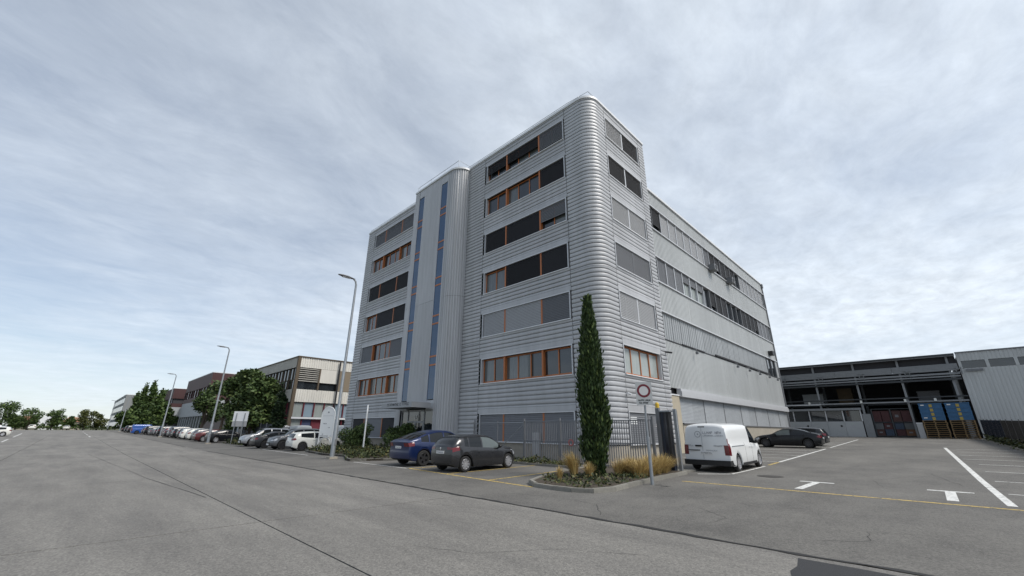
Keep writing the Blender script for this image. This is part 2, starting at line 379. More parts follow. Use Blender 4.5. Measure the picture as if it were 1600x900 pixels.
# ------------------------------------------------------------------ facade helpers
PROF = [(0, -.08), (.085, -.08), (.105, -.012), (.2, .0), (.38, .006), (.6, .008), (.76, .004), (.88, -.006), (.897, -.075)]
PITCH_C = .2815
def corr_h(parent, path, z0, z1, name='cladding_panel', mt=None, d0=.03):
    """horizontal ribs; path = list of (x, y, nx, ny) along the wall"""
    zs = [(z0, None)]; k = int(math.floor((z0 - 1.0) / PITCH_C)) - 1
    rows = []
    while 1.0 + k * PITCH_C < z1:
        for f, d in PROF:
            z = 1.0 + (k + f) * PITCH_C
            if z0 < z < z1: rows.append((z, d))
        k += 1
    if not rows: rows = [(z0 + .01, 0)]
    rows = [(z0, rows[0][1])] + rows + [(z1, rows[-1][1])]
    m = MB(); n = len(path); vs = []
    for z, d in rows:
        for x, y, nx, ny in path: vs.append((x + nx * (d + d0), y + ny * (d + d0), z))
    fs = [(i * n + j, i * n + j + 1, (i + 1) * n + j + 1, (i + 1) * n + j) for i in range(len(rows) - 1) for j in range(n - 1)]
    m.add(vs, fs); return m.build(name, mt or m_clad, parent, smooth=50, recalc=False)
def pathA(y0, y1): return [(20, y0, -1, 0), (20, y1, -1, 0)]
def pathB(x0, x1): return [(x0, 12.25, 0, -1), (x1, 12.25, 0, -1)]
def arc(cx, cy, r, a0, a1, n):
    return [(cx + r * math.cos(a), cy + r * math.sin(a), math.cos(a), math.sin(a)) for a in [a0 + (a1 - a0) * i / n for i in range(n + 1)]]
fA = lambda u, d, z: (20 - d, u, z)
fB = lambda u, d, z: (u, 12.25 - d, z)
fN = lambda u, d, z: (u, 12.6 - d, z)
def slats(m, f, u0, u1, z0, z1, d, pitch=.085, dep=.03, mi=0):
    n = max(2, int(round((z1 - z0) / pitch))); p = (z1 - z0) / n; vs = []; fs = []
    for i in range(n):
        a = z0 + i * p; o = len(vs)
        vs += [f(u0, d + dep, a), f(u1, d + dep, a), f(u1, d + dep * .6, a + p * .5), f(u0, d + dep * .6, a + p * .5), f(u1, d - dep * .4, a + p), f(u0, d - dep * .4, a + p)]
        fs += [(o, o + 1, o + 2, o + 3), (o + 3, o + 2, o + 4, o + 5)]
    m.add(vs, fs, mi)
def window(parent, f, u0, u1, z0, z1, nl, secs, mcol=None):
    """secs: list of (i0, i1, state): state 'o' open, or (material, fraction lowered)"""
    W_ = u1 - u0; lw = W_ / nl
    m = MB(); t = .07
    m.box((u0 - t, -.30, z0 - t), (u0, .045, z1 + t), fn=f); m.box((u1, -.30, z0 - t), (u1 + t, .045, z1 + t), fn=f)
    m.box((u0, -.30, z1), (u1, .045, z1 + t), fn=f)
    wo_ = m.build('window', m_trim, parent)
    s = MB(); s.box((u0 - .04, -.30, z0 - .05), (u1 + .04, .10, z0), fn=f); s.build('sill', m_cap, wo_)
    fr = MB()
    for i0, i1, st in secs:
        full = st != 'o' and st[1] >= .99
        a, b = u0 + i0 * lw, u0 + i1 * lw
        if not full:
            fr.box((a, -.27, z0), (b, -.2, z0 + .09), fn=f); fr.box((a, -.27, z1 - .09), (b, -.2, z1), fn=f)
            for i in range(i0, i1 + 1):
                u = u0 + i * lw; ww = .035 if i0 < i < i1 else .06
                fr.box((max(u0, u - ww), -.27, z0 + .09), (min(u1, u + ww), -.195, z1 - .09), fn=f)
                if i < i1:     # sash round each light
                    fr.box((u + .04, -.25, z0 + .09), (u + lw - .04, -.215, z0 + .14), fn=f)
                    tl_ = random.uniform(-.012, .012); tw_ = random.uniform(-.010, .010); p = MB(); p.box((u + .035, -.262, z0 + .1), (u + lw - .035, -.245, z1 - .1), fn=lambda a, d, z: f(a, d + tl_ * (z - z0) + tw_ * (a - u), z))
                    p.build('pane', m_glassl if (st != 'o' and len(st) > 2) else random.choice((m_glass, m_glass, m_glass2, m_glass3)), wo_)
        if st != 'o':
            bl = MB(); zb = z1 - (z1 - z0) * st[1] + (.01 if full else 0)
            half = (b - a) / 2 if i1 - i0 > 2 else None
            slats(bl, f, a + .05, b - .05, zb, z1 - .01, -.045, .11, .024)
            bl.box((a + .05, -.07, zb - .012), (b - .05, -.022, zb + .03), fn=f)
            bl.build('blind', st[0], wo_, recalc=False)
    if fr.v: fr.build('sash_frame', mcol or m_orange, wo_)
    for i0, i1, st in secs[1:]:
        u = u0 + i0 * lw; mu = MB(); mu.box((u - .063, -.274, z0 + .003), (u + .063, -.015, z1 - .003), fn=f); mu.build('mullion', mcol or m_orange, wo_)
    return wo_
# ------------------------------------------------------------------ main office building
bld = thing('office_building', 'tall grey office block with rounded corner, corrugated aluminium cladding and orange window frames', 'office building', (20, 12.25, gz(20, 12)))
TOP = [23.35, 20.13, 16.76, 13.38, 10.0, 6.6, 2.73]; BOT = [21.68, 18.45, 15.05, 11.66, 8.27, 4.88, 1.02]
RC = 1.0; CX, CY = 20 + RC, 12.25 + RC
core = MB()
cpoly = [(20.42, 44.0), (20.42, CY)] + [(x, y) for x, y, _, _ in arc(CX, CY, RC - .42, PI, 1.5 * PI, 8)] + [(27.5, 12.67), (27.5, 44.0)]
core.prism(cpoly, -.2, 24.1); core.build('wall', m_core, bld)
back = MB(); back.prism([(20.06, 44.12), (20.06, 42.45), (20.5, 42.45), (20.5, 44.12)], .9, 24.15)
back.prism([(20.06, 34.05), (20.06, 31.0), (20.5, 31.0), (20.5, 34.05)], .9, 24.15)
back.prism([(20.06, 26.0), (20.06, 22.95), (20.5, 22.95), (20.5, 26.0)], .9, 24.15)
back.prism([(20.06, 14.5), (20.06, CY)] + [(x, y) for x, y, _, _ in arc(CX, CY, RC - .06, PI, 1.5 * PI, 10)] + [(CX + .1, 12.31), (CX + .1, 14.5)], .9, 24.15)
back.prism([(26.85, 12.31), (27.7, 12.31), (27.7, 20), (26.85, 20)], .9, 24.15)
zb_ = [.9] + [v for r in range(6, -1, -1) for v in (BOT[r], TOP[r])] + [24.15]
for (u0, u1, f) in ((14.55, 22.9, fA), (34.1, 42.45, fA), (21.75, 26.85, fB)):
    for i in range(0, len(zb_), 2):
        if zb_[i + 1] - zb_[i] > .15: back.box((u0, -.5, zb_[i]), (u1, -.06, zb_[i + 1]), fn=f)
back.build('backing_wall', m_dark, bld)
pl = MB()
pl.prism([(20.05, 44.1), (20.05, CY)] + [(x, y) for x, y, _, _ in arc(CX, CY, RC - .05, PI, 1.5 * PI, 10)] + [(27.6, 12.3), (27.6, 44.1)], -.2, .96)
pl.build('plinth', m_conc, bld)
SEG = [1.0, 4.5, 7.9, 11.3, 14.7, 18.1, 21.5, 24.22]
corner = [(20, 14.44, -1, 0)] + arc(CX, CY, RC, PI, 1.5 * PI, 14) + [(21.78, 12.25, 0, -1)]
for i in range(7):
    z0, z1 = SEG[i] + (.01 if i else 0), SEG[i + 1] - (.01 if i < 6 else 0)
    corr_h(bld, pathA(44.2, 42.54), z0, z1); corr_h(bld, pathA(33.96, 31.9), z0, z1); corr_h(bld, pathA(25.3, 23.04), z0, z1)
    corr_h(bld, corner, z0, z1); corr_h(bld, pathB(26.84, 27.75), z0, z1)
# left end of the front, return
corr_h(bld, [(27.7, 44.2, 0, 1), (20, 44.2, 0, 1)], 1.0, 24.22)
corr_h(bld, [(27.75, 12.25, 1, 0), (27.75, 13.6, 1, 0)], 20, 24.22)
for pth, pa in ((pathA, (42.51, 33.99)), (pathA, (23.01, 14.47)), (pathB, (21.81, 26.81))):
    f = fA if pth is pathA else fB; a, b = sorted(pa)
    for i in range(8):
        z0 = 24.22 if i == 0 else BOT[i - 1] - .06
        zl = TOP[i] + .40 if i < 7 else 1.0
        if i < 7:
            corr_h(bld, pth(*pa), zl, z0)
            m = MB(); m.box((a, -.05, TOP[i] + .075), (b, .035, zl - .01), fn=f); m.build('lintel_plate', m_clad, bld)
D = (m_bl_d, 1); Mm = (m_bl_m, 1); Lb = (m_bl_l, 1)
# u runs along +Y, i.e. right to left in the picture: sections listed right, middle, left
right = [[(0, 2, (m_bl_m, .86)), (2, 5, (m_bl_d, .55)), (5, 7, (m_bl_d, .55))],
         [(0, 2, D), (2, 5, 'o'), (5, 7, 'o')],
         [(0, 2, (m_bl_m, .6)), (2, 5, D), (5, 7, (m_bl_d, 1))],
         [(0, 2, (m_bl_d, 1)), (2, 5, D), (5, 7, 'o')],
         [(0, 2, Mm), (2, 5, Lb), (5, 7, Lb)],
         [(0, 2, 'o'), (2, 5, 'o'), (5, 7, 'o')],
         [(0, 2, Mm), (2, 5, Mm), (5, 7, Mm)]]
leftw = [[(0, 2, Mm), (2, 5, Mm), (5, 7, Mm)], [(0, 2, 'o'), (2, 5, 'o'), (5, 7, 'o')], [(0, 2, D), (2, 5, D), (5, 7, D)],
         [(0, 2, D), (2, 5, D), (5, 7, 'o')], [(0, 2, Mm), (2, 5, 'o'), (5, 7, Mm)], [(0, 2, 'o'), (2, 5, 'o'), (5, 7, 'o')], [(0, 2, D), (2, 5, Mm), (5, 7, D)]]
side_ = [[(0, 2, Lb), (2, 4, D)], [(0, 2, D), (2, 4, D)], [(0, 2, Lb), (2, 4, Lb)], [(0, 2, Mm), (2, 4, Mm)], [(0, 2, (m_bl_l, .93)), (2, 4, Lb)],
         [(0, 4, 'c')], [(0, 2, Mm), (2, 4, Mm)]]
for i in range(7):
    window(bld, fA, 14.63, 22.75, BOT[i], TOP[i], 7, right[i])
    window(bld, fA, 34.2, 42.3, BOT[i], TOP[i], 7, leftw[i])
    sc = [(0, 4, (m_bl_l, 0.0, m_glassl))] if i == 5 else side_[i]
    window(bld, fB, 21.92, 26.62, BOT[i], TOP[i], 4, sc, None if i == 5 else m_trim if i in (0, 1, 2, 4) else m_bl_m)
# warning triangle and paper sheets behind the lower side window's blind
m = MB(); m.add([fB(25.1, -.03, 1.95), fB(25.75, -.03, 1.95), fB(25.42, -.03, 2.5), fB(25.1, -.045, 1.95), fB(25.75, -.045, 1.95), fB(25.42, -.045, 2.5)], [(0, 1, 2), (3, 5, 4), (0, 3, 4, 1), (1, 4, 5, 2), (2, 5, 3, 0)]); m.build('warning_triangle', mat('pale_sign', (.55, .52, .5), .6), bld)
m = MB(); m.box((22.15, -.045, 2.05), (22.85, -.03, 2.5), fn=fB); m.build('paper_sheet', m_white, bld)
# parapet flashing and rail
def sweep_rect(m, path, d0, d1, z0, z1):
    n = len(path); vs = []
    for x, y, nx, ny in path:
        vs += [(x + nx * d0, y + ny * d0, z0), (x + nx * d1, y + ny * d1, z0), (x + nx * d1, y + ny * d1, z1), (x + nx * d0, y + ny * d0, z1)]
    fs = [(4 * i + k, 4 * i + (k + 1) % 4, 4 * i + 4 + (k + 1) % 4, 4 * i + 4 + k) for i in range(n - 1) for k in range(4)] + [(0, 1, 2, 3), (4 * n - 1, 4 * n - 2, 4 * n - 3, 4 * n - 4)]
    m.add(vs, fs)
full = [(20, 44.2, -1, 0), (20, 30, -1, 0), (20, 14.2, -1, 0)] + arc(CX, CY, RC, PI, 1.5 * PI, 14) + [(27.75, 12.25, 0, -1)]
m = MB(); sweep_rect(m, full, -.5, .10, 24.22, 24.40); m.build('parapet_flashing', m_cap, bld)
m = MB(); m.prism([(20.4, 44.1), (20.4, 14), (22, 12.7), (27.7, 12.7), (27.7, 44.1)], 24.1, 24.3); m.build('roof', m_core, bld)
m = MB(); rp = [(x - nx * .12, y - ny * .12, 24.74) for x, y, nx, ny in full[:3]] + [(20.25, 12.45, 24.74), (27.6, 12.37, 24.74)]
m.tube(rp, .022, 6)
for i in range(15): m.tube([(20.12, 13.2 + i * 2.2, 24.3), (20.12, 13.2 + i * 2.2, 24.74)], .018, 5)
for i in range(4): m.tube([(21 + i * 2.1, 12.42, 24.3), (21 + i * 2.1, 12.42, 24.74)], .018, 5)
m.build('roof_rail', m_steel, bld)
# stair tower
TX = 18.75; TR = 1.2; TZ0, TZ1 = .1, 24.05
tpath_r = [(TX, 26.72, -1, 0)] + arc(TX + TR, 25.15 + TR, TR, PI, 1.5 * PI, 16)
def corr_v(parent, path, z0, z1, pitch=.21, depth=.05, name='tower_cladding', mt=None):
    out = []; L = 0
    for i in range(len(path) - 1):
        a, b = path[i], path[i + 1]; l = math.hypot(b[0] - a[0], b[1] - a[1]); n = max(1, int(l / .03))
        for k in range(n + (i == len(path) - 2)):
            f = k / n; x, y, nx, ny = (a[j] + (b[j] - a[j]) * f for j in range(4)); s_ = ((L + l * f) / pitch) % 1
            d = 0 if s_ < .55 else (-depth if .65 < s_ < .9 else -depth * ((s_ - .55) / .1 if s_ < .65 else (1 - s_) / .1))
            out.append((x + nx * d, y + ny * d))
        L += l
    m = MB(); n = len(out); m.add([(x, y, z) for z in (z0, z1) for x, y in out], [(i, i + 1, n + i + 1, n + i) for i in range(n - 1)])
    return m.build(name, mt or m_clad, parent, recalc=False)
for z0, z1 in ((.2, 12.0), (12.02, 24.05)):
    corr_v(bld, tpath_r, z0, z1, .22, .06)
    corr_v(bld, [(TX, 30.42, -1, 0), (TX, 27.72, -1, 0)], max(z0, 3.3), z1, .16, .03)
    corr_v(bld, [(20, 32.05, 0, 1), (TX, 32.05, 0, 1)], z0, z1, .16, .03)
    corr_v(bld, [(TX, 32.05, -1, 0), (TX, 31.36, -1, 0)], z0, z1, .16, .03)
for a, b in ((30.42, 31.36), (26.72, 27.72)):
    for z0, z1 in ((3.2, 3.86), (23.2, 24.05)): m = MB(); m.box((TX + .02, a, z0), (TX + .3, b, z1)); m.build('tower_trim_panel', m_clad, bld)
m = MB(); m.prism([(TX + .35, 31.9), (TX + .35, 26.4), (TX + .75, 25.7), (20.3, 25.3), (20.3, 31.9)], .1, 24.0); m.build('tower_wall', m_core, bld)
tp = [(20.05, 32.05, 0, 1), (TX, 32.05, -.7, .7), (TX, 28, -1, 0)] + tpath_r
m = MB(); sweep_rect(m, tp, -.45, .08, 24.05, 24.22); m.build('parapet_flashing', m_cap, bld)
m = MB(); m.tube([(20.2, 31.9, 24.75), (TX + .1, 31.9, 24.75), (TX + .1, 25.4, 24.75), (20.2, 25.4, 24.75)], .022, 6)
for p in ((TX + .1, 31.9), (TX + .1, 29.7), (TX + .1, 27.5), (TX + .1, 25.4)): m.tube([(*p, 24.1), (*p, 24.75)], .018, 5)
m.build('roof_rail', m_steel, bld)
m = MB(); m.prism([(TX + .3, 31.9), (TX + .3, 26.3), (19.4, 25.5), (20.6, 25.3), (20.6, 31.9)], 23.95, 24.15); m.build('tower_roof', m_core, bld)
for y0, y1 in ((30.45, 31.33), (26.75, 27.69)):
    m = MB()
    for a in (y0 - .04, y1): m.box((TX - .01, a, 3.86), (TX + .3, a + .04, 23.2))
    sw = m.build('stair_window', m_trim, bld)
    tz = [3.88]; 
    for k in range(6): zz = 6.55 + k * 3.35; tz += [zz, zz + .68]
    tz = [z for z in tz if z < 23.1] + [23.18]
    tr = MB()
    for i in range(len(tz) - 1):
        p = MB(); p.box((TX + .045, y0, tz[i] + .05), (TX + .065, y1, tz[i + 1] - .05)); p.build('pane', m_glassb, sw)
        if i: tr.box((TX + .02, y0, tz[i] - .065), (TX + .18, y1, tz[i] + .065))
    tr.build('transom', m_orange, sw)
# entrance
ent = MB(); DX = TX + .12
for a, b in ((26.74, 26.84), (27.98, 28.08), (30.25, 30.35), (31.2, 31.32)): ent.box((DX, a, .12), (DX + .12, b, 3.2))
ent.box((DX, 26.84, 3.06), (DX + .12, 31.2, 3.2)); ent.box((DX - .004, 28.08, 2.2), (DX + .116, 30.25, 2.36))
ent.box((DX - .002, 29.1, .12), (DX + .1, 29.26, 2.2)); ent.box((DX - .002, 28.08, .12), (DX + .1, 28.2, 2.2)); ent.box((DX - .002, 30.13, .12), (DX + .1, 30.25, 2.2))
eo = ent.build('entrance_door', mat('door_grey', (.30, .31, .32), .5), bld)
for a, b, z0, z1 in ((26.84, 27.98, .15, 3.06), (28.08, 30.25, 2.36, 3.06), (28.2, 29.1, .2, 2.2), (29.26, 30.13, .2, 2.2), (30.35, 31.2, .15, 3.06)):
    m = MB(); m.box((DX + .05, a, z0), (DX + .07, b, z1)); m.build('pane', m_glass, eo)
def strokes(m, f, segs, w, d0, d1):          # letter strokes on a plane: f(u, d, z)
    for (a, b) in segs:
        du, dz = b[0] - a[0], b[1] - a[1]; l = math.hypot(du, dz) or 1; nu, nz = -dz / l * w / 2, du / l * w / 2
        P = [(a[0] + nu, a[1] + nz), (b[0] + nu, b[1] + nz), (b[0] - nu, b[1] - nz), (a[0] - nu, a[1] - nz)]
        m.add([f(u, d0, z) for u, z in P] + [f(u, d1, z) for u, z in P], [(0, 1, 2, 3), (7, 6, 5, 4), (0, 4, 5, 1), (1, 5, 6, 2), (2, 6, 7, 3), (3, 7, 4, 0)])
def text_mesh(txt, size, name, mt, parent, origin, udir, vdir, ext=.004, align='LEFT'):
    cu = bpy.data.curves.new('tmp_text', 'FONT'); cu.body = txt; cu.size = size; cu.extrude = ext; cu.align_x = align; cu.resolution_u = 2
    ob = bpy.data.objects.new('tmp_text', cu); COL.objects.link(ob)
    dg = bpy.context.evaluated_depsgraph_get(); me = bpy.data.meshes.new_from_object(ob.evaluated_get(dg))
    bpy.data.objects.remove(ob); bpy.data.curves.remove(cu)
    u = Vector(udir).normalized(); v = Vector(vdir).normalized(); w = u.cross(v); o = Vector(origin); off = Vector(ROOT.get(parent.name, (0, 0, 0)))
    for q in me.vertices: q.co = o + u * q.co.x + v * q.co.y + w * q.co.z - off
    me.name = name; me.materials.clear(); me.materials.append(mt)
    ob = bpy.data.objects.new(name, me); COL.objects.link(ob); ob.parent = parent; ROOT[ob.name] = tuple(off)
    return ob
text_mesh('17', .42, 'house_number', m_trim, bld, (DX + .03, 29.38, 2.5), (0, -1, 0), (0, 0, 1))
can = MB(); can.box((17.0, 26.95, 3.28), (TX - .07, 31.3, 3.36)); can.box((17.0, 26.95, 3.36), (17.08, 31.3, 3.66)); can.box((17.08, 26.95, 3.36), (TX - .07, 27.03, 3.66)); can.box((17.08, 31.22, 3.36), (TX - .07, 31.3, 3.66))
cano = can.build('entrance_canopy', mat('canopy_grey', (.33, .34, .355), .55, .2, var=.08, vscale=3), bld)
m = MB(); fC = lambda u, d, z: (17.0 - d, u, z); u = 30.4
rr = random.Random(3)
for wl in (9, 1, 5):
    for k in range(wl):
        kind = rr.randrange(4); z0, z1 = 3.44, 3.60; a = u; b = u - .13
        segs = {0: [((a, z0), (a, z1)), ((b, z0), (b, z1)), ((a, 3.52), (b, 3.52))], 1: [((a, z0), (a, z1)), ((a, z1), (b, z1)), ((a, z0), (b, z0))],
                2: [((a, z0), ((a + b) / 2, z1)), (((a + b) / 2, z1), (b, z0))], 3: [((a, z1), (b, z1)), (((a + b) / 2, z0), ((a + b) / 2, z1))]}[kind]
        strokes(m, fC, segs, .028, .001, .012); u -= .19
    u -= .14
m.build('canopy_lettering', m_dark, cano)
for (u, z0, z1, w) in ((17.2, .3, 1.6, .5), (13.4, .2, 1.9, .35)):
    m = MB(); m.box((u, .0, z0), (u + w, .16, z1), fn=fA); m.build('meter_cabinet', m_bl_l, bld)
m = MB(); m.tube([(19.9, 23.2, .3), (19.9, 23.2, 2.4)], .04, 6); m.build('downpipe', m_fence, bld)
# small camera fittings on the wall
for (x, y, z, dx, dy) in ((27.6, 12.15, 6.9, .1, -.35), (21.75, 12.1, 3.75, -.05, -.25)):
    m = MB(); m.box((x - .05, y - .02, z - .05), (x + .05, y + .12, z + .05)); m.tube([(x, y, z), (x + dx, y + dy, z - .08)], .06, 8); m.build('wall_camera', m_black if z > 5 else m_cap, bld)

# ------------------------------------------------------------------ annex hall
anx = thing('factory_hall', 'long pale grey factory hall with ribbed sheets joined to the back of the office block', 'hall', (28, 12.6, gz(28, 12)))
AX0, AX1, AY = 27.78, 60.5, 12.6
m = MB(); m.box((AX0, AY + .35, .2), (AX1 - .1, 40, 20.3)); m.build('wall', m_core, anx)
m = MB(); m.box((AX1 - .12, AY + .02, .3), (AX1, 40.2, 20.3)); m.build('end_wall', m_annex, anx)
m = MB(); m.box((AX0, AY - .12, 20.42), (AX1 + .08, AY + .5, 20.6)); m.build('parapet_flashing', m_cap, anx)
m = MB(); m.box((AX0, AY + .4, 20.2), (AX1, 40.1, 20.4)); m.build('roof', m_core, anx)
m = MB(); m.tube([(28.2, AY + .2, 20.95), (60.3, AY + .2, 20.95)], .02, 5)
for i in range(15): m.tube([(28.4 + i * 2.27, AY + .2, 20.5), (28.4 + i * 2.27, AY + .2, 20.95)], .018, 5)
m.build('roof_rail', m_steel, anx)
def ribs(parent, x0, x1, z0, z1, name, mt, pitch=.25, depth=.04, d=0.):
    m = MB(); out = []; x = x0
    while x < x1:
        for a, b in ((0, 0), (.62, 0), (.7, -depth), (.92, -depth)):
            if x + a * pitch < x1: out.append((x + a * pitch, AY - d - b))
        x += pitch
    out.append((x1, AY - d)); n = len(out)
    m.add([(x, y, z) for z in (z0, z1) for x, y in out], [(i, i + 1, n + i + 1, n + i) for i in range(n - 1)])
    return m.build(name, mt, parent, recalc=False)
SPL = [27.8, 34.0, 40.6, 47.2, 53.8, 60.45]
for z0, z1, mt, nm in ((19.12, 20.42, m_annex, 'ribbed_sheet'), (14.62, 16.92, m_annex, 'ribbed_sheet'), (10.2, 12.42, m_annex, 'ribbed_sheet'), (4.62, 7.98, m_annex, 'ribbed_sheet')):
    for a, b in zip(SPL[:-1], SPL[1:]): ribs(anx, a + .006, b - .006, z0, z1, nm, mt)
m = MB()
for z in (19.0, 16.92, 14.52, 12.42, 10.08): m.box((AX0, AY - .10, z), (AX1, AY + .3, z + .09))
m.build('drip_edge', m_trim, anx)
m = MB(); m.box((AX0, AY - .03, 7.98), (AX1, AY + .3, 8.06)); m.build('dark_strip', m_dark, anx)  # solid dark strip where ribbed sheet meets louvre band
def annex_band(z0, z1, segs):
    x = 28.75; k = 0; step = 1.54
    while x + step < 60.5:
        st = next(s for lim, s in segs if x < lim)
        m = MB()
        for a in (x, x + step - .05): m.box((a, AY - .02, z0), (a + .05, AY + .25, z1))
        m.box((x + .05, AY + .2, z0), (x + step - .05, AY + .25, z0 + .05)); m.box((x + .05, AY + .2, z1 - .05), (x + step - .05, AY + .25, z1))
        w_ = m.build('window', m_trim if st != 'd' else m_fence, anx)
        if st in ('g', 'h'):
            b = MB(); slats(b, fN, x + .05, x + step - .05, z0, z1, -.04, .11, .012); b.build('blind', m_bl_l if st == 'g' else m_bl_m, w_, recalc=False)
        elif st == 'd':
            b = MB()
            if random.random() < .65: slats(b, fN, x + .05, x + step - .05, z0 + random.choice((0, .0, .5)), z1, -.04, .11, .012); b.build('blind', m_bl_d, w_, recalc=False)
            p = MB(); p.box((x + .05, AY + .17, z0 + .05), (x + step - .05, AY + .19, z1 - .05)); p.build('pane', m_glass, w_)
        else:
            b = MB(); slats(b, fN, x + .05, x + step - .05, z1 - .75, z1, -.04, .11, .012); b.build('blind', m_bl_m if st == 'o' else m_bl_d, w_, recalc=False)
            p = MB(); p.box((x + .1, AY + .16, z0 + .05), (x + step / 2 - .04, AY + .18, z1 - .75)); p.box((x + step / 2 + .04, AY + .16, z0 + .05), (x + step - .1, AY + .18, z1 - .75)); p.build('pane', m_glassl, w_)
            p = MB(); p.box((x + .05, AY + .19, z0), (x + step - .05, AY + .22, z1)); p.build('sash_frame', m_cap, w_)
        x += step
annex_band(17.01, 19.0, [(29.3, 'd'), (38.2, 'g'), (39.8, 'h'), (50.2, 'd'), (99, 'g')])
annex_band(12.51, 14.52, [(33.2, 'h'), (37.8, 'o'), (54.6, 'd'), (99, 'h')])
x = 28.8
while x < 55.5:
    ribs(anx, x + .01, min(x + 1.52, 55.8), 8.06, 10.08, 'louvre_panel', m_louv, .38, .05, -.06); x += 1.54
for x in (55.85, 57.65):
    m = MB(); m.box((x, AY - .02, 8.06), (x + .06, AY + .25, 10.08)); m.box((x + 1.7, AY - .02, 8.06), (x + 1.76, AY + .25, 10.08)); w_ = m.build('window', m_fence, anx)
    p = MB(); p.box((x + .06, AY + .1, 8.06), (x + 1.7, AY + .12, 10.08)); p.build('pane', m_glass, w_)
m = MB(); m.box((59.5, AY - .02, 8.06), (60.45, AY + .2, 10.08)); m.build('louvre_panel', m_louv, anx)
for x in (40.8, 45.9):
    m = MB(); m.box((x - .45, AY - .65, 16.75), (x + .45, AY - .05, 17.35)); a_ = m.build('air_conditioner', m_fence, anx)
    m = MB(); m.lathe([(.0, 0), (.22, 0), (.24, .02)], 14, 0, lambda a, b, c: (x + a, AY - .655 - c, 17.05 + b)); m.build('fan_grille', m_black, a_)
m = MB(); m.box((57.2, AY - .5, 10.55), (58.1, AY - .03, 11.05)); m.build('wall_lamp', m_black, anx)
for x in (33.6, 43.5, 47.2, 50.8, 54.5, 58.0):
    m = MB(); m.tube([(x, AY - .02, 8.0), (x, AY - .25, 7.95), (x, AY - .3, 7.7)], .035, 6); m.box((x - .09, AY - .4, 7.55), (x + .09, AY - .2, 7.72)); m.build('floodlight', m_fence, anx)
m = MB(); m.box((31.5, AY - .08, 8.0), (36, AY, 8.1)); m.box((38.5, AY - .1, 8.06), (56, AY, 8.2)); m.build('cable_tray', m_dark, anx)
m = MB(); m.box((29.75, AY - .28, 4.05), (AX1, AY + .1, 4.45)); m.box((29.75, AY - .22, 4.45), (AX1, AY + .1, 4.62)); m.build('shutter_hood', m_trim, anx)
x = 29.9; k = 0
while x < 60:
    m = MB(); slats(m, fN, x + .03, min(x + 2.2, 60.45), 2.3, 4.05, -.05 - .02 * (k % 2), .10, .02); m.build('roller_shutter', m_shut, anx, recalc=False); x += 2.23; k += 1
m = MB(); m.box((29.9, AY - .02, .2), (AX1, AY + .3, 2.26)); m.build('plinth', m_conc, anx)
m = MB(); m.box((29.9, AY - .1, 2.2), (AX1, AY + .1, 2.3)); m.build('plinth_ledge', m_fence, anx)
m = MB(); m.box((28.0, AY - .05, .1), (29.75, AY + .3, 4.1)); m.build('beige_pier', m_beige, anx)
m = MB(); m.box((27.95, AY - .1, 4.1), (29.75, AY + .3, 4.18)); m.build('pier_cap', m_cap, anx)
m = MB(); m.box((28.15, AY - .07, .15), (29.0, AY - .02, 3.1)); m.build('steel_door', m_fence, anx)
m = MB(); m.tube([(60.55, AY - .05, .8), (60.55, AY - .05, 20.3)], .09, 8); m.box((60.3, AY - .2, 20.0), (60.75, AY + .1, 20.5)); m.build('downpipe', m_fence, anx)
# ------------------------------------------------------------------ vehicles
def curve(pts, x):
    if x <= pts[0][0]: return pts[0][1]
    if x >= pts[-1][0]: return pts[-1][1]
    for i in range(len(pts) - 1):
        if pts[i][0] <= x <= pts[i + 1][0]:
            x0, y0 = pts[i]; x1, y1 = pts[i + 1]; h = x1 - x0; t = (x - x0) / h
            def sl(j):
                if j == 0: return (pts[1][1] - pts[0][1]) / (pts[1][0] - pts[0][0])
                if j == len(pts) - 1: return (pts[-1][1] - pts[-2][1]) / (pts[-1][0] - pts[-2][0])
                a = (pts[j][1] - pts[j - 1][1]) / (pts[j][0] - pts[j - 1][0]); b = (pts[j + 1][1] - pts[j][1]) / (pts[j + 1][0] - pts[j][0])
                return 0 if a * b <= 0 else 2 * a * b / (a + b)
            m0, m1 = sl(i) * h, sl(i + 1) * h
            return (2 * t ** 3 - 3 * t * t + 1) * y0 + (t ** 3 - 2 * t * t + t) * m0 + (-2 * t ** 3 + 3 * t * t) * y1 + (t ** 3 - t * t) * m1
